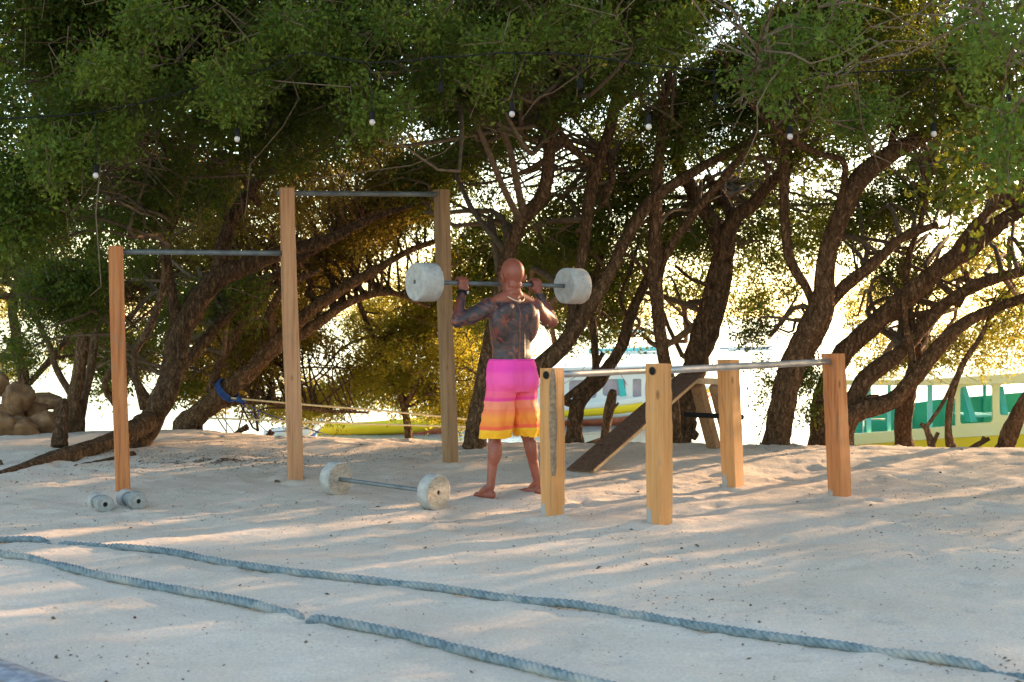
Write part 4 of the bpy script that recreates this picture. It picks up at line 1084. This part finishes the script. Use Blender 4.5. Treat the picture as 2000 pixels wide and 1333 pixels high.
# teal and cream passenger boat at right
YB = 20.6; kx = YB / F
def bx(px): return (px - 1000) * kx
def bz(py): return CZ + (HZ - py) * kx
tb = empty('passenger_boat', (bx(1900), YB + 1, WATER), 'teal and pale yellow passenger boat with open windows behind the right hand trees', 'boat')
x0, x1 = bx(1668), bx(2500)
m = MB(); m.prism([(x0, bz(848)), (bx(1800), bz(838)), (bx(1930), bz(826)), (x1, bz(770)), (x1, bz(825)), (bx(1930), bz(852)), (bx(1800), bz(860)), (x0 + .02, bz(870))], YB, YB + .06)
m.build('gunwale', M['cream'], tb, bevel=.008)
m = MB(); m.prism([(x0 + .02, bz(870.3)), (bx(1800), bz(860.3)), (bx(1930), bz(852.3)), (x1, bz(825.3)), (x1 - .3, bz(900)), (x0 + .25, bz(905))], YB + .02, YB + .08); m.build('hull_side', M['yellow_paint'], tb)
m = MB(); m.prism([(x0 + .02, bz(874.3)), (x1, bz(835.3)), (x1, bz(905)), (x0 + .25, bz(905))], YB + 1.9, YB + 1.96); m.build('hull_side', M['yellow_paint'], tb)
m = MB(); m.prism([(x0 + .25, bz(905)), (x1 - .3, bz(905)), (x1 - .6, bz(925)), (x0 + .7, bz(925))], YB + .25, YB + 1.7); m.build('keel', M['yellow_paint'], tb)
m = MB(); m.prism([(x0, bz(866)), (x1, bz(830)), (x1, bz(832)), (x0, bz(869))], YB + .07, YB + 1.9); m.build('floor', M['teal'], tb)
m = MB(); m.prism([(x0, bz(835)), (bx(1800), bz(812)), (bx(1900), bz(796)), (x1, bz(745)), (x1, bz(832)), (x0, bz(868))], YB + 1.84, YB + 1.895); m.build('far_bulwark', M['teal'], tb)
m = MB(); m.prism([(bx(1640), bz(742)), (bx(1790), bz(742)), (bx(2000), bz(728)), (x1, bz(700)), (x1, bz(722)), (bx(2000), bz(749)), (bx(1790), bz(753)), (bx(1640), bz(752))], YB - .10, YB + 2.0); m.build('roof', M['cream'], tb, bevel=.01)
for px, w_, mt in ((1655, 7, 'teal_light'), (1702, 8, 'teal_light'), (1742, 6, 'teal_light'), (1822, 9, 'teal_light')):
    m = MB(); m.box((bx(px), YB + .15, (bz(752) + bz(868)) / 2), (w_ * kx, .05, bz(752) - bz(868) - .004)); m.build('pillar', M[mt], tb, bevel=.005)
for px in (1664, 1735, 1834, 1990, 2120):
    m = MB(); m.box((bx(px) + .1, YB + 1.80, (bz(752) + bz(850)) / 2), (.045, .05, bz(752) - bz(850))); m.build('pillar', M['teal'], tb, bevel=.005)
wall_with_holes('cabin_side', tb, bx(1868), x1, bz(833), bz(771), bz(752.5), bz(723),
                [(bx(1876), bx(1940), bz(829), bz(756), .06, .05), (bx(1953), bx(2035), bz(812), bz(752), .06, .05), (bx(2050), bx(2130), bz(803), bz(747), .06, .05), (bx(2150), bx(2230), bz(795), bz(742), .06, .05)], YB + .035, .05, M['cream'])
for px, dx in ((1882, 26), (1955, 16), (2052, 16)):            # slanting teal seat frames seen through the openings
    m = MB(); m.prism([(bx(px), bz(756)), (bx(px + 10), bz(756)), (bx(px + dx + 6), bz(826)), (bx(px + dx - 8), bz(826))], YB + .10, YB + .34); m.build('seat_back', M['teal'], tb, bevel=.008)
    m = MB(); m.box((bx(px + dx + 18), YB + .5, bz(815)), (.42, .7, .03)); m.build('seat', M['teal_light'], tb, bevel=.006)
for px in (1690, 1716, 1728):                                   # uprights of the stern rail
    m = MB(); m.bar((bx(px), YB + .9, bz(866)), (bx(px), YB + .9, bz(828)), .012, 8); m.build('rail_post', M['white_paint'], tb, True)
m = MB(); m.bar((bx(1668), YB + .9, bz(828)), (bx(1760), YB + .9, bz(828)), .014, 8); m.build('stern_rail', M['white_paint'], tb, True)
m = MB(); m.prism([(bx(1650), bz(840)), (bx(1668), bz(834)), (bx(1672), bz(850)), (bx(1662), bz(890)), (bx(1650), bz(890))], YB + .7, YB + .9); m.build('rudder', M['blue_paint'], tb, bevel=.01)

# white speedboat behind the parallel bars
YW = 27.0; kw = YW / F
def wx_(px): return (px - 1000) * kw
def wz_(py): return CZ + (HZ - py) * kw
wb = empty('speedboat', (wx_(1200), YW, WATER), 'white speedboat with yellow stripe and red bottom seen behind the low posts', 'boat')
sec = hull(wb, wx_(880), wx_(1392), YW + .9, 1.9, wz_(856), wz_(800), .52, ['red_paint', 'white_paint', 'yellow_paint', 'white_paint'], ['hull_bottom', 'boot_stripe', 'yellow_stripe', 'topside'], [0, .52, .62, .84, 1.0])
wall_with_holes('cabin_side', wb, wx_(1030), wx_(1290), wz_(806), wz_(792), wz_(727), wz_(722),
                [(wx_(1112), wx_(1166), wz_(780), wz_(744), .02, .06), (wx_(1178), wx_(1223), wz_(775), wz_(742), .02, .06), (wx_(1237), wx_(1254), wz_(777), wz_(741), .0, .03)], YW + .16, .04, M['white_paint'])
wall_with_holes('cabin_side', wb, wx_(1030), wx_(1290), wz_(806), wz_(792), wz_(727), wz_(722), [(wx_(1112), wx_(1222), wz_(775), wz_(744), .02, .06)], YW + 1.64, .04, M['white_paint'])
for a_, b_ in ((1112, 1166), (1178, 1223), (1237, 1254)):
    m = MB(); m.box(((wx_(a_) + wx_(b_)) / 2, YW + .175, wz_(760)), ((b_ - a_ + 4) * kw, .008, 40 * kw)); m.build('window', M['glass'], wb)
m = MB(); m.prism([(wx_(1207), wz_(741)), (wx_(1217), wz_(741)), (wx_(1225), wz_(774)), (wx_(1212), wz_(776))], YW + .130, YW + .138); m.build('window_curtain', M['teal'], wb)
m = MB(); m.prism([(wx_(1290), wz_(792)), (wx_(1290), wz_(722)), (wx_(1302), wz_(722)), (wx_(1345), wz_(778))], YW + .20, YW + 1.6); m.build('windscreen', M['glass'], wb, bevel=.01)
m = MB(); m.prism([(wx_(1020), wz_(727)), (wx_(1022), wz_(720)), (wx_(1310), wz_(714)), (wx_(1312), wz_(721))], YW + .05, YW + 1.75); m.build('roof', M['white_paint'], wb, bevel=.015)
# two of the blue letters on the side show between the trunks: O and I
ring = [(wx_(1109) + .075 * math.cos(a_), YW - .075, wz_(795) + .095 * math.sin(a_)) for a_ in np.linspace(0, 2 * math.pi, 25)]
def letter_y(px): return YW - .06
v, f = tube(ring, .020, 6, cap=False); mesh('letter', v, f, M['blue_paint'], wb, True)
m = MB(); m.box((wx_(1154), YW - .045, wz_(796)), (.035, .02, .17)); m.box((wx_(1154), YW - .046, wz_(796) - .08), (.09, .022, .022)); m.build('letter', M['blue_paint'], wb)

def small_boat(px0, px1, Y, py_top, label, mats, beam=1.0, canopy=None, floats=True):
    k_ = Y / F; X0, X1 = (px0 - 1000) * k_, (px1 - 1000) * k_
    r_ = empty('boat', ((X0 + X1) / 2, Y, WATER), label, 'boat')
    zt = CZ + (HZ - py_top) * k_
    hull(r_, X0, X1, Y, beam, WATER - .2, zt, .25, mats, ['hull_bottom', 'topside'], [0, .5, 1.0], n=14)
    if canopy:
        L_ = X1 - X0
        for q in (.2, .5, .75):
            for s_ in (-1, 1):
                m = MB(); m.bar((X0 + L_ * q, Y + s_ * beam * .38, zt - .05), (X0 + L_ * q, Y + s_ * beam * .38, zt + 1.0), .03, 6); m.build('canopy_post', M['white_paint'], r_, True)
        m = MB(); m.box((X0 + L_ * .48, Y, zt + 1.04), (L_ * .66, beam * .95, .07)); m.build('canopy', M[canopy], r_, bevel=.02)
    if not floats: return r_
    for s_ in (-1, 1):                                              # bamboo outrigger floats
        m = MB(); m.bar((X0 + .3, Y + s_ * (beam * 1.3), WATER + .05), (X1 - .3, Y + s_ * (beam * 1.3), WATER + .05), .06, 8); m.build('outrigger', M['white_paint'], r_, True)
    for q in (.3, .7):
        m = MB(); m.bar((X0 + (X1 - X0) * q, Y - beam * 1.3, WATER + .1), (X0 + (X1 - X0) * q, Y + beam * 1.3, WATER + .1), .035, 6); m.build('outrigger_arm', M['white_paint'], r_, True)
    return r_
small_boat(625, 900, 25.5, 830, 'yellow boat low behind the sand crest under the mooring ropes', ['red_paint', 'yellow_paint'], .9, None, False)
small_boat(520, 622, 24.0, 838, 'small blue and white boat at the left end of the yellow hull', ['blue_paint', 'white_paint'], .7, None, False)
small_boat(1150, 1305, 84, 682, 'distant boat with a teal canopy left of the thin straight trunk', ['white_paint', 'teal_light'], 1.5, 'teal_light')
small_boat(1405, 1510, 92, 682, 'distant grey blue boat between the S curved and the broad trunks', ['white_paint', 'blue_paint'], 1.5, 'blue_paint')

# ------------------------------------------------------------------ mooring ropes and the blue rope on the trunk
def cord(name, pts, r, m_, label=None, cat='rope', parent=None, seg=6, n=40, sag=0):
    v, f = tube(catmull(pts, n), r, seg)
    o = mesh(name, v, f, M[m_], parent, True, org=None if parent else pts[0])
    return tag(o, label, cat) if label else o
cord('mooring_rope', [W(452, 778, 16.9), W(600, 791, 16.4), W(740, 802, 16.0), W(900, 818, 15.6), W(960, 824, 15.2)], .011, 'rope_yellow', 'upper tan mooring rope stretched from the leaning tree to the tree behind the man')
cord('mooring_rope', [W(408, 817, 17.0), W(560, 823, 16.5), W(640, 826, 16.2), W(760, 830, 15.9), W(930, 834, 15.2)], .011, 'rope_yellow', 'lower pale yellow mooring rope just above the sand crest')
br = empty('blue_rope', W(445, 782, 17.1), 'blue rope wound round the leaning tree with loose ends trailing to the sand', 'rope')
cA = W(444, 762, 17.05); dA = (W(470, 740, 17.0) - W(410, 790, 17.15)).normalized()
u_ = dA.orthogonal().normalized(); v3 = dA.cross(u_); coil = []
for k in range(65):
    a_ = k / 16 * 2 * math.pi; rr_ = 22.0 * 17 / F + .012
    coil.append(cA + dA * (.085 * k / 64 - .05) + u_ * math.cos(a_) * rr_ + v3 * math.sin(a_) * rr_)
v, f = tube(coil, .011, 6); mesh('coil', v, f, M['rope_blue'], br, True)
for pts in ([(452, 786, 16.9), (470, 782, 16.8), (500, 800, 16.8), (560, 823, 17.0), (640, 850, 17.6)], [(466, 783, 16.85), (490, 805, 16.8), (505, 828, 16.8), (525, 846, 17.0)],
            [(441, 794, 16.9), (441, 815, 16.9), (443, 842, 16.9)], [(505, 805, 16.8), (503, 822, 16.8), (506, 842, 17)], [(525, 845, 17.0), (560, 842, 17.2), (600, 838, 17.4), (622, 846, 17.6)]):
    cord('loose_end', [W(*q) for q in pts], .006, 'rope_blue', parent=br, n=16)
v = W(470, 782, 16.85); m = MB(); ell(m, v, .06, .04, .035); mesh('knot', [tuple(q) for q in m.v], m.f, M['rope_blue'], br, True)

# ------------------------------------------------------------------ boulders
def boulder(px, py, wpx, hpx, Y, label, seed, name='boulder', m_='rock', group='boulders heaped at the left edge', cat='boulder'):
    c = W(px, py, Y); kq = 1.0 if hpx < 20 or hpx > 50 else 1.2; rx, rz = wpx * kq / 2 * Y / F, hpx * kq / 2 * Y / F
    bm = bmesh.new(); bmesh.ops.create_icosphere(bm, subdivisions=4, radius=1)
    V = np.array([v.co[:] for v in bm.verts]); 
    d = 1 + .42 * fbm(V[:, 0] * 1.3 + seed * 3.1, V[:, 1] * 1.3 + V[:, 2] * 1.1 + seed, 4) + .10 * fbm(V[:, 0] * 5, V[:, 2] * 6 + V[:, 1] * 4, 2)
    for nn_ in np.random.default_rng(seed + 50).normal(size=(9, 3)):
        nn_ /= np.linalg.norm(nn_); V = V - nn_ * (np.maximum(0, V @ nn_ - .74) * .85)[:, None]
    V = V * d[:, None] * 1.08 * np.array([rx, (rx + rz) / 2 * .95, rz])
    Fs = [tuple(v.index for v in f.verts) for f in bm.faces]; bm.free()
    o = mesh(name, V + np.array(c), Fs, M[m_], None, True, org=c)
    return tag(o, label, cat, group)
for k, (px, py, w_, h_, Y, lab) in enumerate((
        (34, 779, 66, 52, 16.4, 'large rounded boulder on top of the heap'), (-4, 752, 34, 40, 17.0, 'boulder cut by the left edge above the heap'),
        (72, 801, 38, 34, 16.7, 'mid sized boulder under the right side of the largest'), (96, 786, 60, 26, 17.1, 'long flat boulder at the upper right of the heap'),
        (84, 824, 50, 38, 16.2, 'boulder at the lower right foot of the heap'), (40, 835, 66, 34, 15.9, 'low broad boulder lying in front of the heap'),
        (-2, 830, 50, 44, 15.8, 'lowest boulder at the left edge of the frame'), (15, 808, 60, 30, 16.6, 'shadowed boulder wedged under the largest one'),
        (118, 812, 30, 26, 16.9, 'small boulder beside the upright sunlit trunk'))):
    boulder(px, py, w_, h_, Y, lab, k)
v = G(541, 945); boulder(541, 942, 13, 10, v.y, 'small dark stone left of the tall pale post', 31, 'stone', 'debris', None, 'stone')
v = G(591, 936); boulder(589, 938, 16, 13, v.y - .05, 'grey mortar lump at the foot of the tall pale post', 33, 'mortar_lump', 'concrete_grey', None, 'stone')
v = G(4, 908); boulder(-2, 908, 14, 18, v.y, 'dark stone on the sand at the left edge', 35, 'stone', 'debris', None, 'stone')

# ------------------------------------------------------------------ driftwood
def snag(label, limbs, name='driftwood', bark='bark', cat='driftwood', base=None):
    P0 = limbs[0]; r_ = empty(name, W(P0[0][0], P0[0][1], P0[0][3]), label, cat)
    for k, P in enumerate(limbs):
        pts = [W(a_, b_, y_) for (a_, b_, r0, y_) in P]; n = max(8, len(P) * 6)
        b0_ = W(P0[0][0], P0[0][1], P0[0][3]); dz_ = min(0, gs(b0_.x, b0_.y) - .015 - b0_.z); pts = [q + Vector((0, 0, dz_)) for q in pts]
        rr_ = np.interp(np.linspace(0, len(P) - 1, n), np.arange(len(P)), [q[2] * q[3] / F for q in P])
        v, f = tube(catmull(pts, n), rr_, 10, .5, seed=k + P0[0][0])
        mesh('stem' if k == 0 else 'limb', v, f, M[bark], r_, True)
    return r_
snag('broken upright stump beside the slim crooked tree, in front of the speedboat', [[(1178, 868, 11, 15.8), (1183, 840, 10, 15.8), (1192, 790, 12, 15.8), (1197, 764, 10, 15.8), (1199, 754, 6, 15.8)], [(1198, 790, 4, 15.8), (1208, 780, 2, 15.8)], [(1185, 852, 6, 15.8), (1160, 857, 6, 15.6), (1140, 862, 3, 15.5)]], 'tree_stump', 'bark_warm', 'stump')
snag('forked driftwood root propped on the crest right of the S curved trunk', [[(1322, 866, 9, 15.6), (1338, 846, 9, 15.6), (1350, 838, 12, 15.6), (1362, 845, 9, 15.6)], [(1345, 842, 7, 15.6), (1355, 820, 5, 15.6), (1357, 812, 3, 15.6)], [(1336, 850, 5, 15.6), (1348, 826, 4, 15.6)]], 'driftwood', 'bark_dark')
snag('short sticks of driftwood below the teal boat near the right trunk', [[(1885, 884, 5, 15.0), (1910, 868, 5, 15.0), (1932, 856, 4, 15.0)], [(1916, 866, 4, 15.0), (1922, 852, 4, 15.0)], [(1905, 880, 5, 15.0), (1938, 878, 5, 15.0)]])
snag('bleached root running low across the foot of the thin crossing stems', [[(1798, 860, 4, 15.0), (1830, 872, 5, 15.0), (1865, 882, 5, 14.9), (1890, 886, 4, 14.9)], [(1870, 878, 8, 15.1), (1860, 862, 8, 15.1), (1845, 868, 5, 15.1)]], bark='bark_warm')
snag('splintered stick on the sand crest under the blue rope', [[(456, 842, 4, 16.6), (470, 832, 5, 16.6), (484, 823, 5, 16.6)], [(476, 832, 3, 16.6), (486, 829, 2, 16.6)]], bark='bark_dark')
snag('jagged little root stub on the sand crest left of the tall pale post', [[(521, 846, 5, 16.6), (527, 838, 5, 16.6), (526, 830, 2, 16.6)], [(528, 842, 4, 16.6), (535, 836, 3, 16.6)]], bark='bark_dark')

# ------------------------------------------------------------------ weathered timber edge in the bottom left corner
a_, b_ = G(-140, 1258), G(150, 1372)
d_ = (b_ - a_); d_.z = 0; ang = math.atan2(d_.y, d_.x)
n = 30; V = []; prof = [(-.09, -.10), (-.092, .03), (-.080, .052), (0, .060), (.080, .054), (.092, .03), (.09, -.10)]
for k in range(n + 1):
    c = a_ + d_ * (k / n); nx = Vector((-math.sin(ang), math.cos(ang), 0))
    for (u1, h1) in prof:
        w_ = float(fbm(np.array(k * .35), np.array(u1 * 20), 2)) * .010
        V.append(tuple(c - nx * (u1 + .10 + w_) + Vector((0, 0, h1 + w_))))
Fs = [(k * 7 + q, k * 7 + q + 1, k * 7 + q + 8, k * 7 + q + 7) for k in range(n) for q in range(6)]
tag(mesh('timber_edging', V, Fs, noisy('grey_timber', (.16, .165, .19), (.34, .35, .38), 18, .9, .2, 0, .5, .01), None, True, org=a_), 'weathered grey timber edge in the bottom left corner of the sand', 'timber')

# ------------------------------------------------------------------ litter on the sand
def litter(name, n, xr, yr, s0, s1, seed, clump=None, m_='debris'):
    rr = np.random.default_rng(seed)
    x = rr.uniform(*xr, n * 3); y = rr.uniform(*yr, n * 3)
    if clump is None:
        keep = fbm(x * 1.1 + 4, y * 1.1, 3) + rr.normal(size=n * 3) * .22 > .12
        x, y = x[keep][:n], y[keep][:n]
    else:
        x, y = rr.normal(clump[0], clump[2], n), rr.normal(clump[1], clump[3], n)
    k = len(x); z = gz(x, y) + .004
    a0 = rr.uniform(0, 6.28, k); s = rr.uniform(s0, s1, k) * (1 + (rr.random(k) > .95) * 1.2); wv = s * rr.uniform(.25, .7, k)
    d = np.stack([np.cos(a0), np.sin(a0), rr.uniform(-.1, .5, k)], 1); e = np.stack([-np.sin(a0), np.cos(a0), rr.uniform(-.3, .3, k)], 1)
    c = np.stack([x, y, z], 1); h = np.array([0, 0, 1.0])
    V = np.stack([c - d * s[:, None], c + e * wv[:, None], c + d * s[:, None], c - e * wv[:, None], c + h * wv[:, None] * .9], 1).reshape(-1, 3)
    b0 = np.arange(k)[:, None, None] * 5
    Fs = (b0 + np.array([[0, 1, 4], [1, 2, 4], [2, 3, 4], [3, 0, 4]])[None]).reshape(-1, 3) if s1 < .01 else (b0 + np.array([[0, 1, 2], [0, 2, 3]])[None]).reshape(-1, 3)
    o = mesh(name, V, Fs, M[m_], None, False); tag(o, kind='stuff'); return o
tag(litter('leaf_litter', 5200, (-4.5, 5.5), (4.9, 15.5), .0035, .0095, 21), 'tiny dark leaf crumbs scattered over all the sand', 'litter')
tag(litter('leaf_litter', 2600, (0, 1), (0, 1), .006, .014, 22, (-2.65, 13.3, .9, .55)), 'patch of brown leaf litter behind the orange post', 'litter')
tag(litter('leaf_litter', 650, (0, 1), (0, 1), .007, .016, 23, (-2.72, 13.05, .16, .10)), 'small dark heap of litter between the orange and the tall pale post', 'litter')
